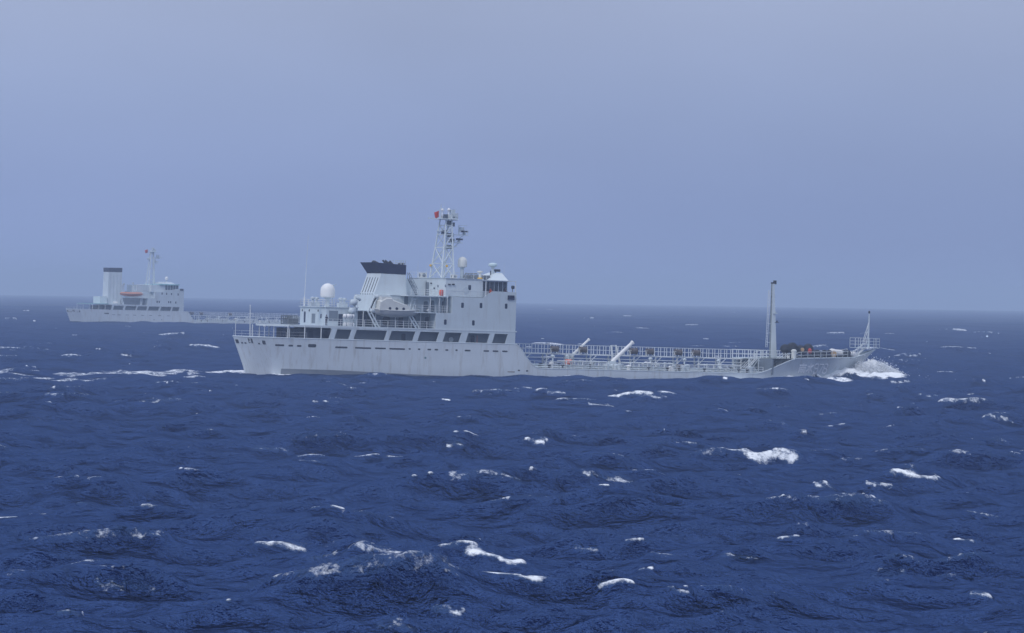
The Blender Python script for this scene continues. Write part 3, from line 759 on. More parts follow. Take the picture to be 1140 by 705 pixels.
    for u, w, h, z, m_, nm in ((371, 1.6, 1.7, 8.7, INNER, 'vent_grille'), (379, .75, 1.9, 8.1, SHADEP, 'door'), (391, .5, .5, 8.9, GLASS, 'window')):
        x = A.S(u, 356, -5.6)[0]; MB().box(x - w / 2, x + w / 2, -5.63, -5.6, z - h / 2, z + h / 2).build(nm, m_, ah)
    # side rail of the upper deck
    r = MB(); xa_ = A.S(362, 366, -7.9)[0]; xb_ = A.S(484, 368, -7.9)[0]
    r.rail([(xa_, -7.75, 7.1), (xb_, -7.75, 7.1)], 1.1, 3, 1.4, .035); r.build('railing', RAIL, root)
    r = MB(); r.rail([(xa_, 7.75, 7.1), (28, 7.75, 7.1)], 1.1, 3, 1.4, .035); r.build('railing', RAIL, root)
    # rack of dark lattice lockers
    xk0 = A.S(313, 361, -2)[0]; xk1 = A.S(329, 361, -4)[0]
    k = MB()
    for i in range(6):
        x = xk0 + (xk1 - xk0) * i / 5; k.bar((x, -5, 7.1), (x, -5, 8.55), .09); k.bar((x, -2, 7.1), (x, -2, 8.55), .09); k.bar((x, -5, 8.5), (x, -2, 8.5), .07)
    for y in (-5, -2):
        for z in (7.2, 7.65, 8.1, 8.55): k.bar((xk0, y, z), (xk1, y, z), .08)
    k.build('storage_rack', mat('rack_grey', (.16, .18, .20), .6, .1, 1), root)
    for i in range(3):
        x = xk0 + .5 + i * (xk1 - xk0 - .6) / 2.4; MB().box(x - .38, x + .5, -4.6, -2.4, 7.1, 8.0).build('locker', mat('locker_grey', (.10, .12, .15), .6, .1, 1), root)
    # big radome, whip aerial
    c = P(364.3, 343, 0.0); radome(root, (c.x, 0, zt + .1), 1.22, 2.35, .35, 1.5, WHITE)
    t = P(372, 318, .4); m = MB(); m.tube((t.x - .2, .4, zt), (t.x - .2, .4, t.z), .05, 6); m.bar((t.x - .5, .4, t.z - .25), (t.x + .4, .4, t.z + .2), .05); m.lathe((t.x - .2, .4, t.z - .1), [(.04, 0), (.18, .12), (.03, .3)], 8); m.build('wind_vane', GREY, root)
    b = P(338.6, 344, 3.5); m = MB(); m.tube((b.x, 3.5, zt), (b.x, 3.5, zt + 1.6), .14, 8); m.tube((b.x, 3.5, zt + 1.6), (b.x + .35, 3.5, 22.0), .055, 6, .02); m.build('whip_antenna', RAIL, root)
    for u, y in ((352, 2), (379, -3), (383, 1), (348, -4)):
        p = P(u, 342, y); v = MB(); v.box(p.x - .45, p.x + .45, y - .5, y + .5, zt + .1, zt + .75); v.lathe((p.x, y, zt + .75), [(.2, 0), (.2, .5), (.4, .55), (.4, .8), (.1, .9)], 10); v.build('vent', GREY, root)
    # grey davit crane standing before the funnel
    p = P(394.5, 352, -6.3); q = P(393.5, 330, -6.3); m = MB(); m.tube((p.x, -6.3, 7.1), (p.x, -6.3, q.z), .28, 10, .2); m.tube((p.x, -6.3, q.z), (p.x + 1.0, -6.3, q.z - .6), .22, 8)
    m.lathe((p.x - .15, -6.3, q.z - 1.0), [(.5, -.4), (.62, 0), (.5, .5)], 12); m.lathe((p.x - .5, -6.3, q.z - 2.4), [(.4, -.5), (.6, 0), (.4, .5)], 10); m.build('stores_crane', GREY, root, True)

    # ---- superstructure
    yb = -8.0; zb2 = 9.75; zbr = 12.45; ztp = 15.45
    xl1 = A.S(485, 360, yb)[0]; xl2 = A.S(503.5, 342, yb)[0]
    zz = 7.1; yy = 7.98
    sp = MB(); sp.prism([(xl1, zz - .2), (XF, zz - .2), (XF, zbr), (xl2, zbr), (xl2, zb2), (xl1, zb2)], -yy, yy); sup = sp.build('superstructure', GREY, root)
    # wing bulwarks: rising outer plates beside the bridge
    w0 = A.S(538, 332.3, yb)[0]; w1 = A.S(548, 326.3, yb)[0]; zw = 13.55
    for sgn in (-1, 1):
        MB().prism([(w0, zbr), (XF, zbr), (XF, zw), (w1, zw)], sgn * yy, sgn * (yy - .1)).build('wing_bulwark', GREY, sup)
    MB().box(XF - .1, XF, -yy + .1, yy - .1, zbr, zw).build('front_bulwark', GREY, sup)
    x, z = A.S(568.8, 331.4, yb); MB().box(x - .58, x + .58, -8.16, -7.985, z - .36, z + .36).build('sidelight_board', NAVY, sup)
    x, z = A.S(573.5, 333.3, yb); MB().box(x - .4, x + .45, -7.9, -7.7, z - .06, z + .06).build('light_bracket', RAIL, sup)
    for u, v in ((514.9, 340), (535.5, 340.3), (563.5, 341), (495.8, 358.7), (527.0, 359.6)):
        x, z = A.S(u, v, yb); window(sup, x, z, .46, .86, -yy)
    # lower casing walls behind the boat
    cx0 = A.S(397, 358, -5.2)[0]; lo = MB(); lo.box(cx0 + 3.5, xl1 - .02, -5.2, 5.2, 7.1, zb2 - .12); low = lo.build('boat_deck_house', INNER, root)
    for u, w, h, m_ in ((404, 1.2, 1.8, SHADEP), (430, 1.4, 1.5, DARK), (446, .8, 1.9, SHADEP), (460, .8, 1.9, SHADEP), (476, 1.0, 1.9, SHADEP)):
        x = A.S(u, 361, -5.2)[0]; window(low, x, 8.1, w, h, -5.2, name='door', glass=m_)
    # boat deck slab (B deck)
    bd = MB(); bd.slab([(cx0 - .5, -6.2), (xl2, -6.2), (xl2, 6.2), (cx0 - .5, 6.2)], zb2 - .12, zb2); bdk = bd.build('boat_deck', GREY, root)
    for u in (404, 418, 440, 455, 468):
        x = A.S(u, 361, -6.1)[0]; [MB().tube((x, y, 7.1), (x, y, zb2 - .1), .08, 6).build('deck_post', RAIL, bdk) for y in (-6.1, 6.1)]
    # upper casing
    ux0 = A.S(414.7, 336, -3.1)[0]
    uc = MB(); uc.box(ux0 + .02, xl2 + .2, -4.6, 4.6, zb2, zbr - .05); ucs = uc.build('casing', LIGHT, root)
    for u, v, w, h in ((425.5, 333, .32, .32), (452, 336, .7, 1.8), (434, 333.3, .9, .2), (474, 342, .8, 1.9), (481, 341, .8, 1.9), (494, 342, .8, 1.9)):
        x, z = A.S(u, v, -4.6); window(ucs, x, z, w, h, -4.6, name='window' if h < 1 else 'door', glass=GLASS if h < 1 else INNER)
    # balcony: rounded deck overhang with rails, aft of the upper block
    bx0 = A.S(447, 351, -7.9)[0]
    def rounded(x0, x1, y, r=1.6, n=7):
        pts = [(x0, -y)]
        for k in range(n + 1):
            a = R(-90 + 90 * k / n); pts.append((x1 - r + r * math.cos(a), -y + r + r * math.sin(a)))
        return pts + [(x1, -3.5), (x0, -3.5)]
    bal = MB(); bal.slab(rounded(bx0, xl2 - .04, 7.95), zb2 - .12, zb2 + .002); bal.slab(rounded(bx0 + 1.0, xl2 - .04, 7.95), zbr - .12, zbr + .05)
    bl = bal.build('balcony', LIGHT, root)
    r = MB(); pr = [(x, y, zb2) for x, y in rounded(bx0, xl2 - .1, 7.88)[:8]]; r.rail([(bx0, -4.5, zb2)] + pr, 1.15, 3, 1.2, .04); r.build('railing', RAIL, bl)
    for u in (479, 497.8, 489): x = A.S(u, 342, -7.8)[0]; m = MB(); m.tube((x, -7.8, zb2), (x, -7.8, zbr), .07, 6); m.build('balcony_post', RAIL, bl)
    x, z = A.S(476.6, 345.5, -7.6); MB().lathe((x, -7.6, z), [(.05, -.2), (.22, -.1), (.22, .1), (.05, .2)], 12).build('lamp', WHITE, bl)
    # ---- bridge deck house
    hx0 = A.S(496.2, 322, -7.4)[0]; hx1 = A.S(537.5, 322, -7.4)[0]
    bh = MB(); bh.box(hx0, hx1, -7.4, 7.4, zbr + .05, ztp); br = bh.build('bridge_deckhouse', LIGHT, root)
    MB().box(hx0 - .12, hx1 + .1, -7.52, 7.52, ztp, ztp + .09).build('house_roof', GREY, br)
    MB().box(hx0 - .03, hx1, -7.43, -7.4, zbr + .95, zbr + 1.02).build('rubbing_strake', GREY, br)
    x, z = A.S(522.8, 320.3, -7.4); window(br, x, z, .5, .85, -7.4)
    for u, v in ((488.5, 318.6), (496.8, 318.4)):
        y, z = A.X(u - .8, v, hx0); MB().lathe((hx0, y, z), [(.22, -.06), (.22, .02)], 14, 'x').build('window', INNER, br)
    y, z = A.X(466.3, 318.4, hx0); MB().box(hx0 - .03, hx0, y - .42, y + .42, z - .45, z + .45).build('window', GLASS, br)
    y, z = A.X(476, 321, hx0); MB().box(hx0 - .03, hx0, y - .6, y + .6, zbr + .1, z + 1.0).build('door', INNER, br)
    for u, v in ((480.5, 315.5), (472, 315), (484, 321), (500, 316.8), (504.5, 316.6)):
        if u < 496: y, z = A.X(u, v, hx0); MB().box(hx0 - .2, hx0, y - .15, y + .15, z - .1, z + .1).build('lamp', DARK, br)
        else: x, z = A.S(u, v, -7.4); MB().box(x - .2, x + .2, -7.6, -7.4, z - .1, z + .1).build('lamp', DARK, br)
    x, z = A.S(518.5, 323, -7.4); m = MB(); m.lathe((x, -7.45, z), [(.5, -.03), (.5, .03)], 16, 'y'); m.build('life_ring_bracket', GREY, br)
    # pilot house
    px1 = A.S(565, 320, -6.6)[0]; ph = MB(); ph.box(hx1, px1, -6.6, 6.6, zbr + .05, 13.6); ph.box(hx1, px1, -6.6, 6.6, 15.15, 15.3); pil = ph.build('pilot_house', LIGHT, root)
    gl = MB(); gl.box(hx1 + .02, px1 - .06, -6.54, 6.54, 13.6, 15.15); gl.build('window_band', mat('bridge_glass', (.035, .05, .075), .15, .3, .9, spec=.5), pil)
    for i in range(7): x = hx1 + .1 + (px1 - hx1 - .2) * i / 6; [MB().box(x - .06, x + .06, y, y + .1, 13.6, 15.15).build('window_post', LIGHT, pil) for y in (-6.6, 6.5)]
    for i in range(12): y = -6.3 + 12.6 * i / 11; m = MB(); m.box(px1 - .05, px1 + .02, y - .06, y + .06, 13.6, 15.15); m.build('window_post', LIGHT, pil)
    xr1 = A.S(575, 314.5, -7.9)[0]
    MB().slab([(hx1 - .2, -7.9), (xr1, -7.9), (xr1, 7.9), (hx1 - .2, 7.9)], 15.3, 15.42).build('pilot_house_roof', LIGHT, pil)
    # wing awning posts
    for u in (541, 574): x = A.S(u, 320, -7.8)[0]; m = MB(); m.tube((x, -7.8, zbr), (x, -7.8, 15.3), .07, 6); m.build('awning_post', RAIL, pil)
    # hipped top house above the pilot house
    ta = A.S(544.5, 313.5, -4.2)[0]; tb = A.S(566, 313.5, -4.2)[0]; tm = A.S(552, 306, -1.5)[0]; tn = A.S(558.5, 306, -1.5)[0]
    MB().hexa([(ta, -4.2, 15.43), (tb, -4.2, 15.43), (tb, 4.2, 15.43), (ta, 4.2, 15.43)], [(tm, -1.5, 16.75), (tn, -1.5, 16.75), (tn, 1.5, 16.75), (tm, 1.5, 16.75)]).build('top_house', LIGHT, pil)
    x, z = A.S(570.5, 322.5, -7.4); m = MB(); m.tube((x, -7.4, zbr), (x, -7.4, 14.2), .06, 6); m.lathe((x + .05, -7.4, 14.35), [(.12, -.25), (.3, -.15), (.3, .2), (.12, .3)], 10, 'x'); m.build('searchlight', DARK, pil)
    # ---- things on the bridge roof
    zr = ztp + .09
    c = P(514.5, 300, 0); radome(root, (c.x, 0, zr), .78, 1.75, .3, 1.95, CREAM)
    c = P(548.5, 305, -1.0); radome(root, (c.x, -1.0, zr), .76, 1.1, .24, 2.25, ICE, True)
    m = MB(); m.lathe((c.x + .9, -1.0, zr + 1.6), [(.1, -.6), (.22, -.55), (.22, .4), (.1, .45)], 10, 'x'); m.tube((c.x + .5, -1, zr), (c.x + .5, -1, zr + 1.5), .09, 6); m.tube((c.x - .4, -1, zr), (c.x - .4, -1, zr + 1.5), .09, 6); m.build('signal_lamp', DARK, root)
    c = P(534.5, 305, -3.5); m = MB(); m.lathe((c.x, -3.5, zr), [(.38, 0), (.38, .15), (.24, .25), (.22, 1.1), (.5, 1.15), (.5, 1.35), (.1, 1.4)], 14); st = m.build('compass_stand', CREAM, root)
    MB().lathe((c.x, -3.5, zr + .02), [(.42, 0), (.42, .26)], 14).build('base_band', YELLOW, st)
    for y in (-2.2, 2.2):
        m = MB(); a = P(518, 309, y).x; b = P(531, 309, y).x
        m.rail([(a, y, zr), (b, y, zr)], .95, 3, .6, .06); m.build('locker_rail', mat('mid_grey', (.20, .23, .26), .6, .1, 1), root)
    for u0, u1, y, h in ((518.5, 530.5, -.8, .75), (537.5, 543.5, -2.0, .7)):
        a, b = P(u0, 309, y).x, P(u1, 309, y).x; MB().box(a, b, y - .8, y + .8, zr, zr + h).build('roof_locker', mat('locker_slate', (.13, .15, .18), .6, .1, 1), root)
    for u, y, w, h in ((470.5, 3.0, 1.05, .85), (505, -5.4, .8, .6)):
        a = P(u, 309, y).x; f = MB(); f.box(a - w / 2, a + w / 2, y - .5, y + .5, zr, zr + h); ac = f.build('air_conditioner', CREAM, root)
        MB().lathe((a + .05, y - .51, zr + h * .5), [(h * .36, -.02), (h * .36, .02)], 14, 'y').build('fan_grille', INNER, ac)
        MB().lathe((a - w / 2 - .01, y, zr + h * .5), [(h * .36, -.02), (h * .36, .02)], 14, 'x').build('fan_grille', INNER, ac)
    r = MB(); r.rail([(hx0, 7.4, zr), (hx0, -7.4, zr), (hx1, -7.4, zr)], .95, 2, 1.6, .022); r.build('railing', RAIL, br)
    for u, y, h in ((527, -2.5, 1.6), (541.5, -5, 1.3), (561, 2, 3.0), (475, 5, 2.6), (465, 6.5, 2.8)): p = P(u, 309, y); whip(root, (p.x, y, zr), h, .035)
    # ---- lattice mast
    L = MB(); zt_ = A.S(497, 244.5, 0)[1]; base = [P(478.5, 310, 2.0), P(491.5, 311, -2.2), P(505, 311, -1.6), P(492, 311, 2.4)]
    zs = zr
    bl_ = [(base[0].x, 2.0), (base[1].x, -2.2), (base[2].x, -1.8), (base[2].x - .2, 2.0)]
    cxm = P(496.5, 246, 0).x; tl_ = [(cxm - .75, .7), (cxm - .3, -.75), (cxm + .75, -.7), (cxm + .75, .7)]
    def at(i, f): return Vector((bl_[i][0] + (tl_[i][0] - bl_[i][0]) * f, bl_[i][1] + (tl_[i][1] - bl_[i][1]) * f, zs + (zt_ - zs) * f))
    for i in range(4): L.tube(at(i, 0), at(i, 1), .15 if i < 2 else .13, 8, .11)
    lv = [0, .25, .52, .74, .9]
    for a, b in zip(lv, lv[1:]):
        for i in range(4):
            j = (i + 1) % 4; L.tube(at(i, b), at(j, b), .075, 5)
            L.tube(at(i, a), at((i + 1) % 4, b) if a != .25 else at(j, b), .075, 5)
            if a in (0, .25): L.tube(at(j, a), at(i, b), .075, 5)
    mast = L.build('lattice_mast', LIGHT, root)
    m = MB(); m.box(cxm - 1.7, cxm + 1.7, -1.3, 1.3, zt_, zt_ + .14); m.bar((cxm - 3.1, .3, zt_ + .12), (cxm + 1.6, .3, zt_ + .12), .1); m.bar((cxm + .2, -3.2, zt_ + .1), (cxm + .2, 3.2, zt_ + .1), .1); m.build('mast_platform', LIGHT, mast)
    r = MB(); r.rail([(cxm + .4, -1.2, zt_ + .14), (cxm + 1.6, -1.2, zt_ + .14), (cxm + 1.6, 1.2, zt_ + .14)], .9, 2, .8, .05); r.build('railing', RAIL, mast)
    for u, v, r_ in ((491.2, 227.5, .09), (494.5, 226.5, .04), (498.3, 232, .05)):
        x, z = A.S(u, v, .2); m = MB(); m.tube((x, .2, zt_), (x, .2, z), r_, 6, r_ * .7); m.build('pole_antenna', GREY, mast)
    for u, v in ((492.4, 233.8), (499.8, 233.6)):
        x, z = A.S(u, v, -.4); m = MB(); m.lathe((x, -.4, z), [(.05, -.25), (.24, -.16), (.26, .05), (.14, .2), (.02, .26)], 12); m.tube((x, -.4, zt_), (x, -.4, z - .2), .07, 6); m.build('dome_antenna', WHITE, mast, True)
    m = MB()
    for u, v, w, h in ((503.5, 235.5, .7, .55), (505.0, 239.5, .9, .5), (501.5, 241.5, .5, .7), (506.5, 243.5, .5, .6)):
        x, z = A.S(u, v, -.3); m.box(x - w / 2, x + w / 2, -.8, .3, z - h / 2, z + h / 2); m.tube((x, -.3, zt_), (x, -.3, z), .09, 6)
    m.bar((A.S(499.5, 234, -.3)[0], -.3, A.S(499.5, 234, -.3)[1]), (A.S(507.5, 234, -.3)[0], -.3, A.S(507.5, 234, -.3)[1]), .09); m.build('sensor_cluster', GREY, mast)
    m = MB()
    for u, v in ((494, 242.5), (496.5, 241), (500.5, 248), (503, 250), (494.5, 258.5), (501.5, 262), (502.5, 268), (500.5, 275)):
        x, z = A.S(u, v, .4); m.box(x - .38, x + .38, 0, .8, z - .33, z + .33)
    m.build('mast_equipment', mat('mast_slate', (.14, .16, .20), .6, .1, 1), mast)
    x, z = A.S(494, 257.5, .0); MB().box(x - .9, x + .9, -1, 1, z - .05, z + .06).build('mast_step', GREY, mast); x, z = A.S(502, 274.5, 0); MB().box(x - 1.1, x + .8, -1, 1, z - .05, z + .06).build('mast_step', GREY, mast)
    # radars on outriggers forward of the mast
    for (u, v, hw, uo, vo, kk) in ((517.5, 258.3, 4.0, 506, 260.5, 1), (511.5, 266.8, 3.8, 504.5, 268, 0)):
        x, z = A.S(u, v, 0); xo, zo = A.S(uo, vo, 0); wl_ = hw * .147
        m = MB(); m.box(min(xo, x) - .6, x + .4, -.45, .45, z - .62, z - .5); m.bar((xo - .6, 0, z - 2.0), (x - .1, 0, z - .55), .07)
        m.lathe((x - .1, 0, z - .5), [(.28, 0), (.28, .3), (.15, .4)], 10)
        if kk:
            m.box(x - 1.0, x - .3, -.4, .4, z - .1, z + .75); m.tube((x - 1.1, 0, z - .5), (x - 1.1, 0, z + 1.1), .07, 6); m.bar((x - 1.2, 0, z + 1.05), (x + .35, 0, z + 1.05), .05)
            m.rail([(x - 1.2, -.4, z - .5), (x + .35, -.4, z - .5)], .8, 2, .6, .035)
        ra = m.build('radar', GREY, mast)
        MB().hexa([(x - .85, -.9, z - .1), (x + .85, .5, z - .1), (x + .75, .75, z - .1), (x - .95, -.65, z - .1)], [(x - .85, -.9, z + .18), (x + .85, .5, z + .18), (x + .75, .75, z + .18), (x - .95, -.65, z + .18)]).build('scanner_bar', NAVY, ra)
    rung_ladder(mast, (base[2].x + .35, 0, zs), (cxm + 1.0, 0, zt_), (0, 1, 0), .55)
    for u, v in ((479.3, 295.6), (495.0, 296.2)):
        x, z = A.S(u, v, -1.0 if u > 490 else 1.6); MB().lathe((x, -1.9 if u > 490 else 1.6, z), [(.05, -.2), (.2, -.12), (.2, .12), (.05, .2)], 10).build('lamp', YELLOW, mast)
    # ---- funnel
    Y = 2.95
    fz0 = zbr; s_ = lambda u, v: A.S(u, v, -Y)
    a0 = s_(415.0, 347); a1 = s_(417.2, 327); a2 = s_(424.6, 304.5); b2 = s_(451.6, 306); b1 = s_(452.8, 330)
    prof = [(a0[0], zb2), (a1[0] - .1, a1[1]), (a2[0], a2[1]), (b2[0], b2[1]), (b1[0], zbr - .2), (b1[0], zb2)]
    fun = MB().prism(prof, -Y, Y).build('funnel', LIGHT, root)
    c1 = s_(418.5, 293.8); c2 = s_(451.6, 295.2)
    zt_a = A.S(401, 291.8, Y)[1]; xt_a = A.S(401, 291.8, Y)[0]
    e_ = .04
    MB().prism([(a2[0] - e_, a2[1] + .02), (b2[0] + e_, b2[1] + .02), (b2[0] + e_, c2[1]), (xt_a, zt_a - .05)], -Y - e_, Y + e_).build('funnel_cap', NAVY, fun)
    for i in range(5):                               # slanting intake slits in the after face
        y = -Y + .75 + i * (2 * Y - 1.5) / 4; q = MB()
        def af(f, yo, o):
            x = a1[0] - .1 + (a2[0] - a1[0] + .1) * f; z = a1[1] + (a2[1] - a1[1]) * f; return (x - o, yo, z)
        q.hexa([af(.06, y - .13, .02), af(.06, y + .13, .02), af(.80, y + .13, .02), af(.80, y - .13, .02)], [af(.06, y - .13, -.1), af(.06, y + .13, -.1), af(.80, y + .13, -.1), af(.80, y - .13, -.1)])
        q.build('louvre', DARK, fun)
    q = MB()
    for k in range(7):
        for i in range(6):
            y = -Y + .5 + i * (2 * Y - 1) / 5; z = zb2 + .5 + k * .36; q.box(a0[0] - .05, a0[0] + .06, y - .04, y + .04, z, z + .2)
    q.build('vent_grille', INNER, fun)
    for u0, v0, u1, v1, r_, y in ((419.5, 294.5, 414.8, 290.2, .22, 1.2), (425, 294, 416.5, 290.8, .24, -.8), (437, 294.8, 428.5, 290.0, .24, .9), (439, 295, 433.5, 290.4, .22, -.4), (432, 295, 426.0, 289.2, .16, 0), (446, 296, 445, 292.4, .32, -.6), (448.5, 296, 448.8, 292.3, .25, .8)):
        p, q_ = P(u0, v0 + 2, y), P(u1, v1 + .6, y); MB().tube(p, q_, r_, 10).build('exhaust_pipe', DARK, fun)
    r = MB(); r.rail([(a2[0] + 2.6, -Y + .1, c2[1] - .1), (b2[0] - .05, -Y + .1, c2[1]), (b2[0] - .05, Y - .1, c2[1])], .75, 2, .8, .035); r.build('railing', GREY, fun)
    inclined_ladder(fun, (A.S(464.5, 330, -3.6)[0], -3.6, zbr), (A.S(454.5, 312, -3.6)[0], -3.6, 15.3), m_=INNER)
    # gallery between funnel and bridge
    wl_x0, wl_x1 = b1[0] + .15, hx0 - .15
    MB().box(wl_x0, wl_x1, .5, 3.8, zbr, 15.2).build('lift_housing', LIGHT, root)
    MB().slab([(ux0 + 2.5, -4.75), (hx0, -4.75), (hx0, 4.75), (ux0 + 2.5, 4.75)], zbr - .05, zbr + .04).build('casing_deck', LIGHT, root)
    MB().rail([(b1[0], -4.7, zbr + .05), (hx0 - .1, -4.7, zbr + .05)], 1.05, 3, 1.1, .035).build('railing', RAIL, root); MB().rail([(hx0 - 3.5, -7.8, zbr + .05), (hx0 + 7, -7.8, zbr + .05)], 1.05, 3, 1.3, .022).build('railing', RAIL, root)
    # ---- tank deck
    cw = catwalk(root, 43.0, 94.0, 3.55)
    tank_deck(root, 3)
    for u, v in ((617, 388), (648.5, 389.2), (705, 390), (723, 391), (754.5, 392), (774.5, 392.6)):
        p = P(u, v, -.9); hose_reel(root, p.x, -1.0, 4.27)
    p = P(757.5, 410.5, -5.5); hose_reel(root, p.x, -5.5, 1.75)
    # hose derricks
    def derrick(u0, v0, u1, v1, y, r_, zped):
        a, b = P(u0, v0, y), P(u1, v1, y)
        m = MB(); m.tube(a, b, r_, 8, r_ * .75); m.tube(b - (b - a).normalized() * .1, b + (b - a).normalized() * .15, r_ * 1.05, 8); d = m.build('derrick_boom', WHITE, root)
        q = MB(); q.tube((a.x, y, .9), (a.x, y, a.z), .38, 12, .3); q.box(a.x - .55, a.x + .55, y - .55, y + .55, a.z - .7, a.z + .15); q.lathe((a.x + .3, y, a.z + .2), [(.3, -.2), (.3, .2)], 12, 'y'); q.build('pedestal', LIGHT, d)
        return d
    derrick(634.5, 398.0, 655.3, 378.3, 1.5, .24, 3); derrick(681.2, 403.2, 704, 381.6, -2.6, .36, 3)
    af_ = MB()
    for u0, v0, u1, v1, y in ((683, 413.5, 680.5, 384.5, -1.4), (692.5, 414, 685.5, 384.5, -1.4), (683, 413.5, 680.5, 384.5, 1.8), (692.5, 414, 685.5, 384.5, 1.8)):
        af_.bar(P(u0, v0, y), P(u1, v1, y), .17)
    for v in (384.6, 394, 404):
        f = (v - 384.5) / 29.5; ua, ub = 680.5 + 2.5 * f, 685.5 + 7 * f
        for y in (-1.4, 1.8): af_.bar(P(ua, v, y), P(ub, v, y), .07)
        af_.bar(P(ua, v, -1.4), P(ua, v, 1.8), .07); af_.bar(P(ub, v, -1.4), P(ub, v, 1.8), .07)
    af_.build('hose_gantry', RAIL, root)
    for u, y in ((674.5, -4.2), (683.5, -4.4)):
        p = P(u, 410, y); MB().lathe((p.x, y, .9), [(.6, 0), (.62, .1), (.62, 1.0), (.5, 1.15), (.1, 1.2)], 16).build('tank_hatch', LIGHT, root)
    p = P(746.5, 411, -5.8); MB().lathe((p.x, -5.8, .9), [(.42, 0), (.42, .85), (.3, 1.0), (.05, 1.05)], 14).build('tank_hatch', WHITE, root)
    # pale hose looping over the lines
    h = MB(); pts = [P(714.5, 405.5, -4.2), P(719, 403.6, -4.2), P(723, 404.2, -4.2), P(727, 405.8, -4.2), P(731, 405.2, -4.2), P(734, 407, -4.2)]; h.path(pts, .16, 8); h.build('hose', WHITE, root)
    # ---- forward mast house, mast and stairs
    FY = 2.4
    mx0 = A.S(834, 405, -3.0)[0]; mx1 = A.S(866, 405, -3.0)[0]
    mh = MB(); mh.slab([(mx0 - .2, -3.0), (mx1 + 1.6, -3.0), (mx1 + 1.6, 3.0), (mx0 - .2, 3.0)], 3.55, 3.7)
    for x in np.linspace(mx0, mx1, 4):
        for y in (-2.9, 2.9): mh.bar((x, y, .9), (x, y, 3.55), .12)
    xs_ = np.linspace(mx0, mx1, 4)
    for a, b in zip(xs_, xs_[1:]):
        for y in (-2.9, 2.9): mh.bar((a, y, 1.0), (b, y, 3.5), .08); mh.bar((b, y, 1.0), (a, y, 3.5), .08)
    mhh = mh.build('mast_house', LIGHT, root)
    MB().box(mx0 + .8, mx1 - .4, -1.4, 2.6, .9, 3.5).build('pump_room', INNER, mhh)
    [MB().rail([(mx0 - .2, y, 3.7), (mx1 + 1.5, y, 3.7)], 1.35, 2, 1.2, .05).build('railing', RAIL, mhh) for y in (-2.9, 2.9)]
    inclined_ladder(root, (A.S(826, 414, -4.6)[0], -4.6, .95), (A.S(842, 398.5, -4.6)[0], -4.6, 3.6))
    inclined_ladder(root, (A.S(853, 415, -5.2)[0], -5.2, .95), (A.S(873, 398.5, -5.2)[0], -5.2, 3.75), 1.0)
    inclined_ladder(root, (A.S(860, 416, -6.3)[0], -6.3, 1.0), (A.S(878, 400, -6.3)[0], -6.3, 3.75), .6)
    b = P(860.3, 398, 0); t = P(860.6, 316, 0)
    m = MB(); w0_, w1_ = .52, .19
    m.hexa([(b.x - w0_, -.45, 3.7), (b.x + w0_, -.45, 3.7), (b.x + w0_, .45, 3.7), (b.x - w0_, .45, 3.7)], [(t.x - w1_, -.22, t.z), (t.x + w1_, -.22, t.z), (t.x + w1_, .22, t.z), (t.x - w1_, .22, t.z)])
    fm = m.build('foremast', LIGHT, root)
    rib = MB(); rib.hexa([(b.x - w0_ - .10, -.2, 3.7), (b.x - w0_ - .01, -.2, 3.7), (b.x - w0_ - .01, .2, 3.7), (b.x - w0_ - .16, .2, 3.7)], [(t.x - w1_ - .09, -.15, t.z), (t.x - w1_ - .01, -.15, t.z), (t.x - w1_ - .01, .15, t.z), (t.x - w1_ - .09, .15, t.z)]); rib.build('cable_trunk', mat('trunk_grey', (.22, .25, .27), .6, .1, 1), fm)
    rung_ladder(fm, (b.x - 1.35, -.1, 5.6), (t.x - .75, -.1, t.z - 1.2), (0, 1, 0), .55)
    st_ = MB()
    for k in range(6):
        f = (k + .5) / 6; st_.bar((b.x - 1.35 + (t.x - .75 - b.x + 1.35) * f, -.1, 5.6 + (t.z - 6.8) * f), (b.x - .3, -.1, 5.6 + (t.z - 6.8) * f), .04)
    st_.build('ladder_stay', RAIL, fm)
    for u, v, w in ((862, 349.2, .9), (863.6, 359.2, .75)):
        x, z = A.S(u, v, 0); m = MB(); m.box(x - w / 2, x + w / 2, -.5, .5, z - .05, z + .05); m.lathe((x + .25, 0, z + .05), [(.14, 0), (.14, .25), (.05, .3)], 10); m.build('light_bracket', GREY if v < 355 else DARK, fm)
    m = MB(); x, z = A.S(862.3, 314.6, 0); m.box(x - .16, x + .28, -.2, .2, z - .3, z + .35); m.box(t.x - .35, t.x + .1, -.2, .2, t.z, t.z + .25); m.build('masthead_light', DARK, fm)
    # ---- forecastle
    r = MB(); pts = []
    for x in np.linspace(95.9, 111.3, 12): pts.append((x, -(half_xz(x, 4.2) - .12), ztop(x)))
    r.rail(pts, 1.12, 2, 1.6, .05); r.build('railing', RAIL, root)
    r = MB(); r.rail([(x, -y, z) for x, y, z in pts], 1.12, 2, 1.6, .05); r.build('railing', RAIL, root)
    p = P(883.7, 396, -5.2); m = MB(); m.lathe((p.x, -5.2, 3.75), [(.42, 0), (.42, 1.15), (.5, 1.2), (.5, 1.45), (.2, 1.6)], 14); m.build('vent', CREAM, root)
    p = P(877.5, 398, -5.0); m = MB(); m.lathe((p.x, -5.0, 3.75), [(.25, 0), (.25, .4), (.1, .5)], 12); m.build('vent', CREAM, root)
    windlass(root, P(913, 398, 0).x, 3.95); windlass(root, P(933, 398, 0).x, 4.05)
    for u in (895, 905, 921, 928): p = P(u, 399, -3.4); MB().lathe((p.x, -3.4 if u < 925 else -2.6, 3.9), [(.45, 0), (.45, .1), (.3, .2), (.3, .7), (.5, .8), (.5, 1.0), (.1, 1.05)], 12).build('bollard', NAVY, root)
    bp_ = bow_platform(root)
    inclined_ladder(root, (A.S(950, 397, -1.6)[0], -1.6, 4.25), (A.S(963, 388.5, -1.2)[0], -1.2, 5.9), .5)
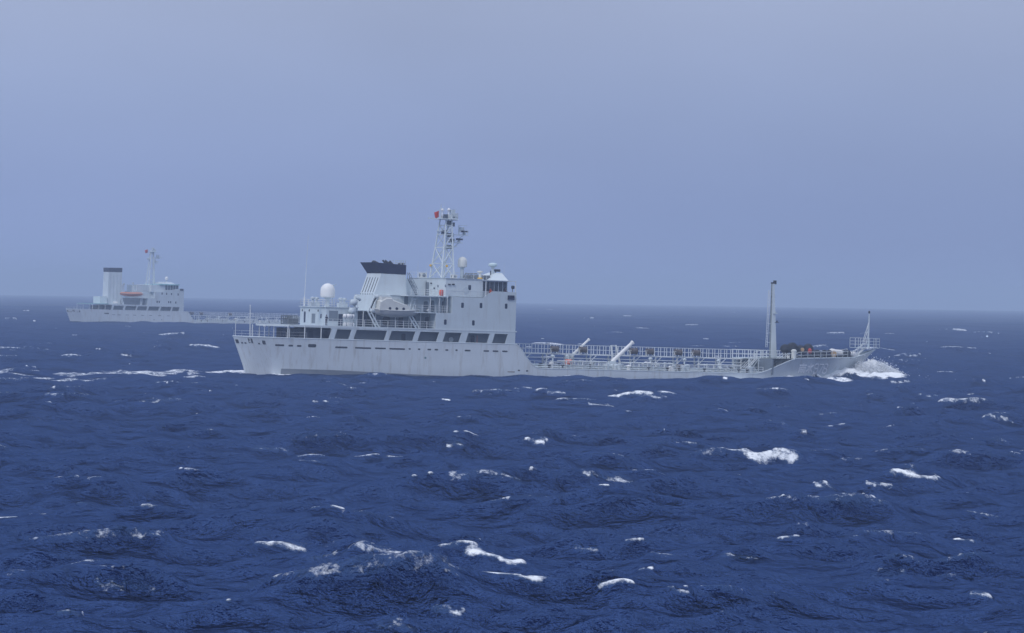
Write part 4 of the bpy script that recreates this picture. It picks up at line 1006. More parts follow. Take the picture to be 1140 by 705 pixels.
    b = P(966.5, 388, 0); t = P(967.8, 347, 0)
    m = MB(); m.tube((b.x, 0, 5.9), (t.x, 0, t.z), .14, 8, .07); js = m.build('bow_mast', LIGHT, root)
    MB().lathe((t.x, 0, t.z), [(.1, -.35), (.17, -.3), (.17, .05), (.05, .12)], 8).build('bow_light', DARK, js)
    for u0, v0, u1, v1, y in ((967.4, 358.5, 960.5, 380, -.8), (967.4, 358.5, 962.5, 381, .8), (967.2, 367, 964.5, 383, 0), (967.2, 367, 958.5, 386.5, .5)):
        m = MB(); q_ = P(u0, v0, 0); w_ = P(u1, v1, y); m.tube(q_, (w_.x, y, max(w_.z, 4.3)), .045, 5); m.build('mast_stay', RAIL, js)
    # ---- pennant number on the bow
    glyphs = [
        ([[(.05, .84), (.95, .84)], [(.5, 1.0), (.5, .62)], [(.14, .0), (.14, .62), (.86, .62), (.86, .04), (.74, .04)], [(.36, .54), (.42, .42)], [(.64, .54), (.58, .42)], [(.28, .38), (.72, .38)], [(.27, .2), (.73, .2)], [(.5, .38), (.5, .0)]], 889.0, 897.3),
        ([[(.5, 1.0), (.5, .04), (.38, .1)], [(.1, .70), (.40, .70), (.30, .40), (.06, .14)], [(.90, .84), (.56, .58)], [(.54, .66), (.70, .32), (.97, .10)]], 898.0, 905.2),
        ([[(.92, .62), (.8, .52), (.3, .48), (.08, .62), (.08, .86), (.3, 1.0), (.72, 1.0), (.92, .86), (.92, .22), (.72, .02), (.3, .02), (.1, .14)]], 906.0, 910.6),
        ([[(.06, .84), (.06, .98), (.94, .98), (.44, .0)]], 911.2, 915.6),
        ([[(.3, .52), (.08, .66), (.08, .88), (.28, 1.0), (.72, 1.0), (.92, .88), (.92, .66), (.7, .52), (.3, .52), (.06, .36), (.06, .14), (.28, .0), (.72, .0), (.94, .14), (.94, .36), (.7, .52)]], 916.2, 920.8)]
    nm = MB()
    for strokes, u0, u1 in glyphs:
        for pts in strokes:
            for (ax, ay), (bx_, by_) in zip(pts, pts[1:]):
                n = 4; P2 = []
                for k in range(n + 1):
                    f = k / n; gx, gy = ax + (bx_ - ax) * f, ay + (by_ - ay) * f
                    u = u0 + (u1 - u0) * gx - 1.4 + gy * 3.0; v = 415.0 + (u0 - 889) * .012 - gy * 10.2
                    yg = -6.0
                    for _ in range(6): x, z = A.S(u, v, yg); yg = -half_xz(x, z) - .03
                    P2.append(Vector((x, yg, z)))
                for a, b in zip(P2, P2[1:]):
                    d = (b - a).normalized(); nrm = Vector((0, 1, 0)); sd = d.cross(nrm).normalized() * .15; dd = d * .03
                    nm.hexa([a - sd - dd, a + sd - dd, b + sd + dd, b - sd + dd], [q + Vector((0, .05, 0)) for q in (a - sd - dd, a + sd - dd, b + sd + dd, b - sd + dd)])
    nm.build('hull_number', mat('number_white', (.86, .87, .88), .6, .03, 1), hull)
    # anchor pocket
    return root

near = build_near()

# ================================================================ THE FAR TANKER
def build_far():
    P = B.V
    root = empty('naval_tanker', B.M)
    tag(root, 'distant hazy grey naval tanker with a tall upright funnel and orange lifeboat', 'ship')
    hull = make_hull(root, B)
    stern_fittings(hull)
    def S(u, v, y=-8): return B.S(u, v, y)
    x0, z = S(116.5, 349); x1, _ = S(121.5, 349); side_patch(hull, 'fairlead', DARK, x0, x1, z - .25, z + .25)
    for u in (125, 131, 140, 148, 157, 166, 176, 186): x0, z = S(u, 350.5 + (u - 125) * .02); side_patch(hull, 'freeing_port', INNER, x0, x0 + 1.3, z - .12, z + .12)
    for u in (171, 179.5): x0, z = S(u, 356); side_patch(hull, 'overboard_outlet', INNER, x0, x0 + .35, z - .25, z + .25)
    bays = [(S(a, 344)[0], S(b, 344)[0]) for a, b in ((127.0, 138), (140.2, 152), (153.5, 164), (166, 177.5), (179.5, 191), (192.5, 200))]
    XF = S(204.3, 350)[0]
    gallery(root, bays, S(125, 344)[0], XF)
    xa = S(101.5, 343, 5.6)[0]; xg = S(125, 344)[0]
    gh = MB().box(xg, XF - .3, -6.3, 6.3, 4, 6.58).build('gallery_house', INNER, root)
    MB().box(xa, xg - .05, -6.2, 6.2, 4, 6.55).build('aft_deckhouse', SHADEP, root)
    xt = S(86.5, 338.6, 7.0)[0]; out = [(x, -(half_xz(x, 5) + .05)) for x in np.linspace(xt, XF + .2, 20)]
    MB().slab(out + [(x, -y) for x, y in out[::-1]], 6.92, 7.1).build('upper_deck', LIGHT, root)
    ca = S(121, 341)[0]; out2 = [(x, -(half_xz(x, 5) + .12)) for x in np.linspace(xt - .1, ca, 10)]
    MB().slab(out2 + [(x, -y) for x, y in out2[::-1]], 7.11, 7.3).build('canopy', TEAL, root)
    for u in (103, 110, 117): x = S(u, 344, -7.8)[0]; [MB().tube((x, y, 4.8), (x, y, 6.9), .09, 6).build('canopy_post', RAIL, root) for y in (-7.8, 7.8)]
    r = MB(); xx = xs(4.88) + .12; r.rail([(5.5, half_xz(5.5, 5) - .1, 4.85), (xx, 7.1, 4.85), (xx, -7.1, 4.85), (5.5, -half_xz(5.5, 5) + .1, 4.85)], 1.0, 2, 3.6, .016); r.build('railing', RAIL, root)
    # funnel
    fb = S(119.5, 338, -2.6)[0]; fc = S(135.2, 338, -2.6)[0]; zf = S(127, 303.0, -2.6)[1]; zc = S(127, 298.3, -2.6)[1]
    fa = fb + .3
    fun = MB().hexa([(fb, -2.6, 7.1), (fc, -2.6, 7.1), (fc, 2.6, 7.1), (fb, 2.6, 7.1)], [(fa, -2.5, zf), (fc, -2.5, zf), (fc, 2.5, zf), (fa, 2.5, zf)]).build('funnel', LIGHT, root)
    MB().hexa([(fa - .04, -2.55, zf), (fc + .04, -2.55, zf), (fc + .04, 2.55, zf), (fa - .04, 2.55, zf)], [(fa - .1, -2.58, zc), (fc + .06, -2.58, zc + .05), (fc + .06, 2.58, zc + .05), (fa - .1, 2.58, zc)]).build('funnel_cap', NAVY, fun)
    for i in range(4): x = fb + .9 + i * (fc - fb - 1.6) / 3; MB().box(x - .07, x + .07, -2.68, -2.56, 8, zf - .6).build('funnel_rib', GREY, fun)
    p0 = S(111.5, 338, -3.5)[0]; p1 = S(119, 338, -3.5)[0]; MB().box(p0, p1, -3.5, 3.5, 7.3, S(115, 330)[1]).build('deckhouse', LIGHT, root)
    x = S(128.5, 337, -6.5)[0]; MB().lathe((x, -6.5, 7.75), [(.2, -.9), (.42, -.8), (.42, .8), (.2, .9)], 14, 'x').build('winch_cover', WHITE, root)
    # superstructure
    zb2, zbr = 9.75, 12.3; xl1 = S(164.5, 336)[0]; xl2 = S(173, 326)[0]; yy = 7.98
    sup = MB().prism([(xl1, 6.9), (XF, 6.9), (XF, zbr), (xl2, zbr), (xl2, zb2), (xl1, zb2)], -yy, yy).build('superstructure', GREY, root)
    for u, v in ((180.5, 327), (185.5, 327.2), (191, 327.5), (198.3, 328), (175, 336.2), (177.3, 336.3), (187.8, 336.5), (190, 336.6), (195.7, 337)):
        x, z = S(u, v); window(sup, x, z, .5, .85, -yy)
    MB().box(S(137, 335, -5)[0], xl1 - .02, -5, 5, 7.1, zb2 - .1).build('boat_deck_house', INNER, root)
    MB().box(S(150, 325, -5)[0], xl2 - .02, -5, 5, zb2, zbr).build('casing', GREY, root)
    bx = S(158, 330)[0]; MB().box(bx, xl2 - .03, -7.9, 7.9, zb2 - .1, zb2 + .05).build('balcony', LIGHT, root)
    r = MB(); r.rail([(bx, -7.8, zb2 + .05), (xl2 - .1, -7.8, zb2 + .05)], 1.1, 3, 1.3, .05); r.build('railing', RAIL, root)
    w0, w1 = S(180, 324)[0], S(196, 321)[0]
    for sgn in (-1, 1): MB().prism([(w0, zbr), (XF, zbr), (XF, 13.6), (w1, 13.6)], sgn * yy, sgn * (yy - .1)).build('wing_bulwark', GREY, sup)
    x, z = S(202.2, 322.8); MB().box(x - .7, x + .7, -8.15, -7.985, z - .35, z + .4).build('sidelight_board', NAVY, sup)
    hx0 = S(168.5, 318, -7)[0]; hx1 = S(184, 318, -7)[0]
    bh = MB().box(hx0, hx1, -7, 7, zbr + .02, 15.1).build('bridge_deckhouse', LIGHT, root)
    MB().box(S(152.5, 318, -5)[0], hx0, -5, 5, zbr + .02, 14.9).build('chart_house', GREY, root)
    px1 = S(199, 318, -6.6)[0]; ph = MB(); ph.box(hx1, px1, -6.6, 6.6, zbr + .02, 13.2); pil = ph.build('pilot_house', LIGHT, root)
    MB().box(hx1 + .02, px1 - .05, -6.5, 6.5, 13.2, 15.0).build('window_band', mat('far_bridge_glass', (.05, .07, .10), .2, .2, 1), pil)
    for i in range(6): x = hx1 + .1 + (px1 - hx1 - .2) * i / 5; MB().box(x - .06, x + .06, -6.6, -6.45, 13.2, 15.0).build('window_post', LIGHT, pil)
    r0, r1 = S(178, 315, -7.6)[0], S(200, 315, -7.6)[0]
    MB().slab([(r0, -7.6), (r1, -7.6), (r1, 7.6), (r0, 7.6)], 15.0, 15.4).build('pilot_house_roof', TEAL, pil)
    ta, tb = S(180, 312, -4)[0], S(196, 312, -4)[0]; MB().hexa([(ta, -4, 15.4), (tb, -4, 15.4), (tb, 4, 15.4), (ta, 4, 15.4)], [(ta + 1, -2, 16.3), (tb - 1.5, -2, 16.3), (tb - 1.5, 2, 16.3), (ta + 1, 2, 16.3)]).build('top_house', GREY, pil)
    c = P(185.5, 310, 0); radome(root, (c.x, 0, 16.2), .6, 1.3, .25, .9)
    r = MB(); r.rail([(hx0 - 2, -6.8, 15.1), (hx1, -6.8, 15.1)], .9, 2, 1.5, .045); r.build('railing', RAIL, root)
    # mast: lattice after leg and a pole forward
    zt_ = S(170, 281, 0)[1]; t = P(170.8, 281, 0); b0 = P(171.5, 313, 0); m = MB()
    m.tube((b0.x, 0, 15.1), (t.x, 0, zt_), .5, 8, .34); mast = m.build('pole_mast', LIGHT, root)
    L = MB(); a0 = P(162.5, 312, 1.4); a1 = P(167.2, 281, .5)
    for y in (-1.6, 1.6):
        L.tube((a0.x, y, 15.0), (a1.x, y * .3, zt_), .16, 6)
    n = 6
    for k in range(n):
        f0, f1 = k / n, (k + 1) / n
        q = lambda f, y: Vector((a0.x + (a1.x - a0.x) * f, y * (1 - .7 * f), 15 + (zt_ - 15) * f))
        L.bar(q(f0, -1.6), q(f1, 1.6), .06); L.bar(q(f0, 1.6), q(f1, -1.6), .06); L.bar(q(f1, -1.6), q(f1, 1.6), .06)
        pf = Vector((b0.x + (t.x - b0.x) * f1, 0, 15.1 + (zt_ - 15.1) * f1)); L.bar(q(f1, 0), pf, .15)
    L.build('lattice_leg', LIGHT, mast)
    for u0, u1, v in ((163.5, 177.5, 287.5), (166, 176, 293)): p0, p1 = P(u0, v, 0), P(u1, v + .2, 0); MB().bar((p0.x, 0, p0.z), (p1.x, 0, p0.z), .14).build('cross_arm', LIGHT, mast)
    m = MB(); m.box(a1.x - .6, t.x + 1.6, -1, 1, zt_, zt_ + .15)
    for u, v, w, h in ((169, 280, .9, .9), (171.5, 279.2, 1.1, 1.0), (170.5, 277.2, .6, .8), (168, 282.5, .8, .6)):
        x, z = S(u, v, 0); m.box(x - w / 2, x + w / 2, -.5, .5, z - h / 2, z + h / 2)
    for u, v in ((168.6, 276), (171, 275), (172.4, 277.5)): x, z = S(u, v, 0); m.tube((x, 0, zt_), (x, 0, z), .06, 5)
    m.build('sensor_cluster', GREY, mast)
    for u, v in ((177, 286.5), (173.8, 291.5)):
        x, z = S(u, v, 0); m = MB(); m.bar((t.x, 0, z - .4), (x, 0, z - .35), .1); m.box(x - 1.2, x + .9, -.3, .3, z - .2, z + .15); m.box(x - 1.0, x - .2, -.4, .4, z + .15, z + .8); m.build('radar', GREY, mast)
    x, z = S(166.2, 288.8, 0); m = MB(); m.box(x - .5, x + .5, -.5, .5, z - .3, z + .3); m.bar((x, 0, z), (t.x, 0, z), .07); m.build('mast_equipment', GREY, mast)
    for u, h in ((136.2, 2.4), (137.8, 2.8), (148, 3.2), (156, 2.0)): p = P(u, 322, -4); m = MB(); m.tube((p.x, -4, zb2), (p.x, -4, zb2 + h + 2.6), .16, 8); m.box(p.x - .25, p.x + .25, -4.3, -3.7, zb2 + h + 2.2, zb2 + h + 2.8); m.build('vent', GREY, root)
    catwalk(root, XF + .3, 94, 3.5); tank_deck(root, 5)
    for u in (213.5, 224, 256): p = P(u, 353.5, -1); hose_reel(root, p.x, -1.0, 4.25)
    m = MB()
    pts = [(x, -(half_xz(x, 4.2) - .12), ztop(x)) for x in np.linspace(95.9, 111.3, 12)]
    m.rail(pts, 1.1, 2, 1.6, .05); m.build('railing', RAIL, root); MB().rail([(x, -y, z) for x, y, z in pts], 1.1, 2, 1.6, .05).build('railing', RAIL, root)
    windlass(root, 104, 3.95); bow_platform(root)
    return root

far = build_far()

# ================================================================ THINGS CARRIED ABOARD
def on(berth, p, name, label, cat, group=None, rz=0.0):
    o = empty(name, berth.M @ Matrix.Translation(Vector(p)) @ Matrix.Rotation(rz, 4, 'Z'))
    return tag(o, label, cat, group)

def boat_hull(L, W, D, sheer=.25):
    """lifeboat hull, pointed both ends, origin at the middle of its gunwale"""
    n, k = 21, 9; vs = []
    for i in range(n):
        f = i / (n - 1) * 2 - 1; w = W / 2 * max(.02, (1 - abs(f) ** 2.6)); z0 = sheer * f * f; d = D * (1 - .45 * abs(f) ** 3)
        for j in range(k):
            a = math.pi * j / (k - 1); y = -w * math.cos(a); z = z0 - d * math.sin(a) ** .7; vs.append((f * L / 2 * (1 - .04 * math.sin(a)), y, z))
    fs = [(i * k + j, i * k + j + 1, (i + 1) * k + j + 1, (i + 1) * k + j) for i in range(n - 1) for j in range(k - 1)]
    return vs, fs, n, k

def lifeboat_near():
    a, b = A.V(414, 345.6, -7.2), A.V(466.5, 344.2, -7.2)
    L = b.x - a.x; c = Vector(((a.x + b.x) / 2, -7.2, A.S(440, 346.2, -7.2)[1]))
    o = on(A, c, 'lifeboat', 'cream covered lifeboat hanging in white davits below the near ship\'s funnel', 'lifeboat')
    vs, fs, n, k = boat_hull(L, 2.5, 1.05, .22); MB().add(vs, fs).build('boat_hull', mat('boat_grey', (.42, .43, .42), .5, .06, .6), o, True)
    m = MB(); rim = [Vector((v[0], v[1], v[2] + .04)) for v in vs[::k]] ; rim2 = [Vector((v[0], v[1], v[2] + .04)) for v in vs[k - 1::k]]; m.path(rim, .1, 6); m.path(rim2, .1, 6); m.build('gunwale', mat('boat_rim', (.55, .57, .56), .5, .05, 1), o)
    wx = lambda u: A.S(u, 340, -7.2)[0] - c.x; MB().box(wx(422.5), wx(433.2), -.85, .85, .6, A.S(435, 330.6, -7.2)[1] - c.z).build('wheelhouse', CREAM, o)
    x = lambda u: A.S(u, 340, -7.2)[0] - c.x; z = lambda v: A.S(435, v, -7.2)[1] - c.z
    # wheelhouse at the after end, canvas dodger sloping forward
    prof = [(x(420), .02), (x(455), .02), (x(452.5), z(340)), (x(444), z(337.2)), (x(435), z(334.0)), (x(433.5), z(331.8)), (x(428), z(331.6)), (x(421), z(336))]
    m = MB(); h1 = []; 
    for w, s in ((-1.05, 1.0), (-.7, 1.12), (.7, 1.12), (1.05, 1.0)): h1.append([(px, w, pz * (s if pz > .1 else 1) * (.92)) for px, pz in prof])
    q = len(prof); vs2 = [p for r_ in h1 for p in r_]; fs2 = [tuple(range(q))[::-1], tuple(range(3 * q, 4 * q))] + [(r_ * q + i, r_ * q + (i + 1) % q, (r_ + 1) * q + (i + 1) % q, (r_ + 1) * q + i) for r_ in range(3) for i in range(q)]
    MB().add(vs2, fs2).build('canopy', mat('boat_canopy', (.60, .61, .58), .5, .06, .8), o, False)
    for u in (431.4, 439.0, 446.6): MB().lathe((x(u), -1.06, z(343.6)), [(.24, -.03), (.24, .03)], 14, 'y').build('window', GLASS, o)
    MB().lathe((x(416), 0, -.05), [(.2, -.3), (.35, 0), (.2, .45)], 12).build('lifting_hook', GREY, o)
    return o
lifeboat_near()

def davits(root, berth, feet, tops, y_foot, y_top, mid):
    for (uf, vf), (ut, vt), (um, vm) in zip(feet, tops, mid):
        f = berth.V(uf, vf, y_foot); t = berth.V(ut, vt, y_top); k = berth.V(um, vm, (y_foot + y_top) / 2 - .2); m = MB()
        for dx in (-.28, .28):
            d = Vector((dx, 0, 0)); m.bar(f + d, k + d, .14); m.bar(k + d, t + d, .14)
        for g in (.3, .6, .9): p = f.lerp(k, g); m.bar(p + Vector((-.28, 0, 0)), p + Vector((.28, 0, 0)), .07)
        m.lathe(tuple(t), [(.3, -.3), (.3, .3)], 10, 'x'); m.build('davit', LIGHT, root)
davits(near, A, [(421.5, 367), (466, 367.5)], [(418.5, 330.2), (461, 332.5)], -6.9, -6.5, [(411.5, 347.5), (456, 350.5)])
m = MB(); a, b, c = A.V(418.5, 329, -6.3), A.V(413.5, 341.5, -6.3), A.V(415.5, 346, -6.3); m.path([a, b, c], .16, 8); m.lathe(tuple(A.V(417.5, 333.5, -6.3)), [(.15, -.5), (.35, -.3), (.35, .4), (.15, .6)], 10); m.build('boat_winch', DARK, near)

def raft(u0, u1, v, label, berth=A):
    a, b = berth.V(u0, v, -7.3), berth.V(u1, v, -7.3); L = b.x - a.x; r = .36
    o = on(berth, ((a.x + b.x) / 2, -7.3, a.z), 'life_raft', label, 'life raft', 'life raft canisters abreast the aft deckhouse')
    MB().lathe((0, 0, 0), [(.12, -L / 2), (r * .85, -L / 2 + .05), (r, -L / 2 + .2), (r, -.1), (r * 1.06, -.08), (r * 1.06, .08), (r, .1), (r, L / 2 - .2), (r * .85, L / 2 - .05), (.12, L / 2)], 18, 'x').build('canister', WHITE, o, True)
    s = MB()
    for x in (-L * .27, L * .27): s.lathe((x, 0, 0), [(r * 1.04, -.05), (r * 1.04, .05)], 18, 'x')
    s.build('strap', INNER, o)
    return o
raft(382, 394.2, 352.0, 'upper white life raft canister in the rack beside the aft deckhouse')
raft(382.3, 394.2, 361.6, 'lower white life raft canister in the rack beside the aft deckhouse')
m = MB()
for u in (384.5, 391.5):
    p = A.V(u, 352, -7.0); m.bar((p.x, -6.9, 7.1), (p.x, -6.9, p.z + .3), .09); m.bar((p.x, -7.7, p.z - .42), (p.x, -6.9, p.z - .42), .08)
    q = A.V(u, 361.6, -7.0); m.bar((p.x, -7.7, q.z - .42), (p.x, -6.9, q.z - .42), .08)
m.build('raft_rack', LIGHT, near)

def flag(berth, u0, v0, u1, v1, label, y=.3):
    """small red flag streaming aft"""
    a, b = berth.V(u0, v0, y), berth.V(u1, v1, y); w = b.x - a.x; h = a.z - b.z
    o = on(berth, (b.x, y, b.z), 'flag', label, 'flag')
    n = 9; vs = []; 
    for i in range(n):
        f = i / (n - 1)
        for j in range(5): g = j / 4; vs.append((-f * w * (.75 + .25 * g), .18 * math.sin(f * 7 + g) * f, h * (.1 + .9 * g) - f * h * .25))
    for i in range(n):
        f = i / (n - 1)
        for j in range(5): g = j / 4; vs.append((-f * w * (.75 + .25 * g), .18 * math.sin(f * 7 + g) * f + .03, h * (.1 + .9 * g) - f * h * .25))
    N = n * 5; fs = []
    for s in (0, N): fs += [(s + i * 5 + j, s + i * 5 + j + 1, s + (i + 1) * 5 + j + 1, s + (i + 1) * 5 + j) for i in range(n - 1) for j in range(4)]
    edge = [i * 5 for i in range(n)] + [(n - 1) * 5 + j for j in range(1, 5)] + [i * 5 + 4 for i in range(n - 2, -1, -1)] + [j for j in range(3, 0, -1)]
    fs += [(edge[i], edge[(i + 1) % len(edge)], N + edge[(i + 1) % len(edge)], N + edge[i]) for i in range(len(edge))]
    MB().add(vs, fs).build('cloth', RED, o, True)
    m = MB(); m.tube((.05, 0, -.3), (.05, 0, h * 1.3), .035, 6); m.build('halyard', GREY, o)
flag(A, 484.0, 234.6, 488.4, 242.6, 'small red flag flying from the lattice mast of the near ship')
flag(B, 161.4, 277.8, 164.4, 281.6, 'tiny red flag flying from the distant ship\'s mast', 0)
m = MB(); p = A.V(488.8, 244, .3); q = A.V(497, 245.5, .3); m.bar((p.x, .3, p.z), (q.x, .3, p.z), .06); m.build('signal_yard', LIGHT, near)

def person(berth, p, label, suit, h=1.72, rz=0.0, arm=.35):
    """standing figure: one skinned body, head and helmet as children"""
    o = on(berth, p, 'person', label, 'person', None, rz)
    J = {'pel': (0, 0, .95), 'chest': (0, 0, 1.30), 'neck': (0, 0, 1.47), 'sl': (.02, .20, 1.40), 'sr': (.02, -.20, 1.40), 'el': (.10, .27, 1.14), 'er': (.10, -.27, 1.14), 'wl': (.10 + arm, .20, 1.10), 'wr': (.10 + arm, -.20, 1.10),
         'hl': (0, .10, .90), 'hr': (0, -.10, .90), 'kl': (.03, .12, .50), 'kr': (.0, -.12, .50), 'al': (-.02, .12, .08), 'ar': (-.04, -.12, .08), 'tl': (.14, .13, .04), 'tr': (.12, -.13, .04)}
    rad = {'pel': .16, 'chest': .175, 'neck': .065, 'sl': .085, 'sr': .085, 'el': .06, 'er': .06, 'wl': .045, 'wr': .045, 'hl': .11, 'hr': .11, 'kl': .075, 'kr': .075, 'al': .055, 'ar': .055, 'tl': .04, 'tr': .04}
    E = [('pel', 'chest'), ('chest', 'neck'), ('chest', 'sl'), ('chest', 'sr'), ('sl', 'el'), ('sr', 'er'), ('el', 'wl'), ('er', 'wr'), ('pel', 'hl'), ('pel', 'hr'), ('hl', 'kl'), ('hr', 'kr'), ('kl', 'al'), ('kr', 'ar'), ('al', 'tl'), ('ar', 'tr')]
    ks = list(J); s = h / 1.72
    me = bpy.data.meshes.new('body'); me.from_pydata([tuple(c * s for c in J[k]) for k in ks], [(ks.index(a), ks.index(b)) for a, b in E], [])
    b = bpy.data.objects.new('body', me); COL.objects.link(b); b.parent = o; me.materials.append(suit)
    mod = b.modifiers.new('Skin', 'SKIN')
    for i, k in enumerate(ks): me.skin_vertices[0].data[i].radius = (rad[k] * s, rad[k] * s)
    me.skin_vertices[0].data[0].use_root = True
    b.modifiers.new('Sub', 'SUBSURF').levels = 1; b.modifiers['Sub'].render_levels = 2
    MB().lathe((.02, 0, 1.50 * s), [(.045, 0), (.075, .04), (.098, .10), (.10, .16), (.085, .22), (.04, .26)], 14).build('head', SKIN, o, True)
    MB().lathe((.01, 0, 1.62 * s), [(.112, 0), (.112, .05), (.09, .12), (.04, .155)], 14).build('cap', DKBLUE, o, True)
    hd = MB()
    for y in (.20, -.20):
        hx = (.10 + arm + .05) * s
        hd.box(hx - .05, hx + .05, y * s - .045, y * s + .045, 1.08 * s, 1.12 * s)
        for f in range(4): hd.tube((hx + .04, y * s - .036 + f * .024, 1.10 * s), (hx + .11, y * s - .036 + f * .024, 1.08 * s), .011, 6)
        hd.tube((hx, y * s + (.045 if y < 0 else -.045), 1.1 * s), (hx + .06, y * s + (.075 if y < 0 else -.075), 1.1 * s), .012, 6)
    hd.build('hands', SKIN, o)
    return o
zw_ = 12.46
x_, _ = A.S(545.8, 322, -7.0); person(A, (x_, -7.0, zw_), 'person in a bright orange life jacket standing on the near ship\'s bridge wing', ORANGE)
x_, _ = A.S(562.2, 322, -7.0); person(A, (x_, -7.0, zw_), 'person in dark red clothing at the forward end of the bridge wing', mat('dark_red_cloth', (.09, .03, .04), .8, .1, 3))
x_, _ = A.S(363.2, 361, -7.2); person(A, (x_, -7.2, 7.1), 'person in dark clothing standing at the rail below the white radome', DKBLUE, rz=-1.2)

# orange survival suit bag hung on the bridge house wall
x_, z_ = A.S(492.6, 326.0, -7.4); yv, zv = A.X(492.4, 326.0, A.S(496.2, 322, -7.4)[0])
o = on(A, (A.S(496.2, 322, -7.4)[0] - .18, yv, zv), 'life_jacket', 'orange life jacket hanging on the aft wall of the near ship\'s bridge', 'life jacket')
MB().lathe((0, .26, 0), [(.1, -.5), (.24, -.35), (.26, .1), (.2, .42), (.08, .5)], 12).build('left_panel', ORANGE, o, True)
MB().lathe((0, -.26, 0), [(.1, -.5), (.24, -.35), (.26, .1), (.2, .42), (.08, .5)], 12).build('right_panel', RED, o, True)
# orange crate under the after derrick
p = A.V(632.8, 406, -3.5)
o = on(A, (p.x, -3.5, .9), 'deck_machine', 'orange covered deck winch below the after white derrick', 'winch')
MB().lathe((0, 0, 1.2), [(.2, -.52), (.5, -.5), (.5, .5), (.2, .52)], 14, 'x').build('drum', ORANGE, o, True)
MB().box(-.5, .5, -.45, .45, .55, .75).build('frame', DARK, o)
m = MB()
for sx in (-.45, .45):
    for sy in (-.4, .4): m.bar((sx, sy, 0), (sx, sy, .6), .06)
m.build('stand', RAIL, o)

# dark covered bundles on the forecastle
def bundle(u, v, y, r, L, label, m_=None):
    p = A.V(u, v, y); o = on(A, (p.x, y, p.z), 'fender', label, 'fender', 'black fenders stacked on the forecastle', R(64))
    n = 12; vs = []; prof = [(.3, -L / 2), (.8, -L / 2 + .12), (1, -L / 2 + .35), (1.02, 0), (1, L / 2 - .35), (.8, L / 2 - .12), (.3, L / 2)]
    MB().lathe((0, 0, 0), [(q * r, h) for q, h in prof], 16, 'x').build('casing', m_ or NAVY, o, True)
    s = MB()
    for x in (-L * .25, 0, L * .25): s.lathe((x, 0, 0), [(r * 1.05, -.06), (r * 1.05, .06)], 16, 'x')
    s.build('lashing', DARK, o)
NAVY2 = mat('black_rubber', (.018, .020, .030), .75, .3, 2)
bundle(873.9, 388.6, -3.2, .80, 2.4, 'aftermost of the black fenders stacked at the after end of the forecastle', NAVY2)
bundle(882.0, 387.6, -3.0, .92, 2.4, 'largest black fender, between the aftermost one and the brown strapped coil', NAVY2)
bundle(899.6, 388.4, -3.0, .85, 2.2, 'black fender directly behind the red bag on the forecastle', NAVY2)
bundle(890.8, 389.4, -2.4, .75, 2.0, 'black fender lying between the largest fender and the one behind the red bag', NAVY2)
bk = MB()
for u, v in ((878, 394), (888, 395), (899, 395)): p = A.V(u, v, -2.6); bk.box(p.x - .6, p.x + .6, -3.8, -1.6, 3.7, p.z)
bk.build('fender_rack', DARK, near)
p = A.V(893.0, 389.5, -3.9); o = on(A, (p.x, -3.9, p.z), 'rope_coil', 'tan and brown coil of rope resting among the black fenders', 'rope')
for k in range(4): MB().lathe((0, -.15 + k * .1, 0), [(.2, -.05), (.34, -.05), (.34, .05), (.2, .05)], 14, 'y').build('rope_turn', TAN if k == 0 else BROWN, o, True)
p = A.V(901.6, 390.4, -4.4); o = on(A, (p.x, -4.4, p.z - .5), 'bag', 'red canvas bag beside the black fenders on the forecastle', 'bag')
MB().lathe((0, 0, 0), [(.2, 0), (.33, .15), (.36, .45), (.28, .75), (.1, .9)], 12).build('bag_body', RED, o, True)
MB().tube((0, 0, .85), (0, 0, 1.05), .06, 6).build('bag_tie', BROWN, o)
p0, p1 = A.V(923.5, 391.5, -1.6), A.V(951, 392.5, -1.6); L = p1.x - p0.x; zc = p0.z
o = on(A, ((p0.x + p1.x) / 2, -1.6, zc - .1), 'covered_gangway', 'long gangway under white canvas on the forecastle near the bow', 'gangway')
n = 15; vs = []; k = 8
for i in range(n):
    f = i / (n - 1); sag = .05 * math.sin(f * 19) + .06 * math.sin(f * 7.3); hh = (1.05 if i else .75) * (1 - .18 * f); ww = .85
    for j in range(k):
        a = math.pi * j / (k - 1); vs.append((-L / 2 + L * f, -ww * math.cos(a), -.45 - .25 * f + (hh + sag) * math.sin(a) ** .6))
    vs.append((-L / 2 + L * f, 0, -.5 - .25 * f))
kk = k + 1; fs = [(i * kk + j, i * kk + (j + 1) % kk, (i + 1) * kk + (j + 1) % kk, (i + 1) * kk + j) for i in range(n - 1) for j in range(kk)] + [tuple(range(kk))[::-1], tuple(range((n - 1) * kk, n * kk))]
MB().add(vs, fs).build('canvas_cover', TARP, o, True)
m = MB()
for x in (-L * .45, 0, L * .42):
    for y in (-.6, .6): m.bar((x, y, 4.0 - zc), (x, y, -.2), .07)
m.build('trestle', LIGHT, o)
p = A.V(927.2, 395.5, -3.4); o = on(A, (p.x, -3.4, 4.0), 'rope_drum', 'tan rope drum standing under the after end of the white canvas', 'drum')
MB().lathe((0, 0, .75), [(.2, -.4), (.55, -.4), (.55, -.3), (.4, -.28), (.4, .28), (.55, .3), (.55, .4), (.2, .4)], 16, 'y').build('reel', TAN, o)
m = MB(); m.bar((-.3, -.45, -.1), (0, -.45, .75), .05); m.bar((.3, -.45, -.1), (0, -.45, .75), .05); m.bar((-.3, .45, -.1), (0, .45, .75), .05); m.bar((.3, .45, -.1), (0, .45, .75), .05); m.build('stand', RAIL, o)

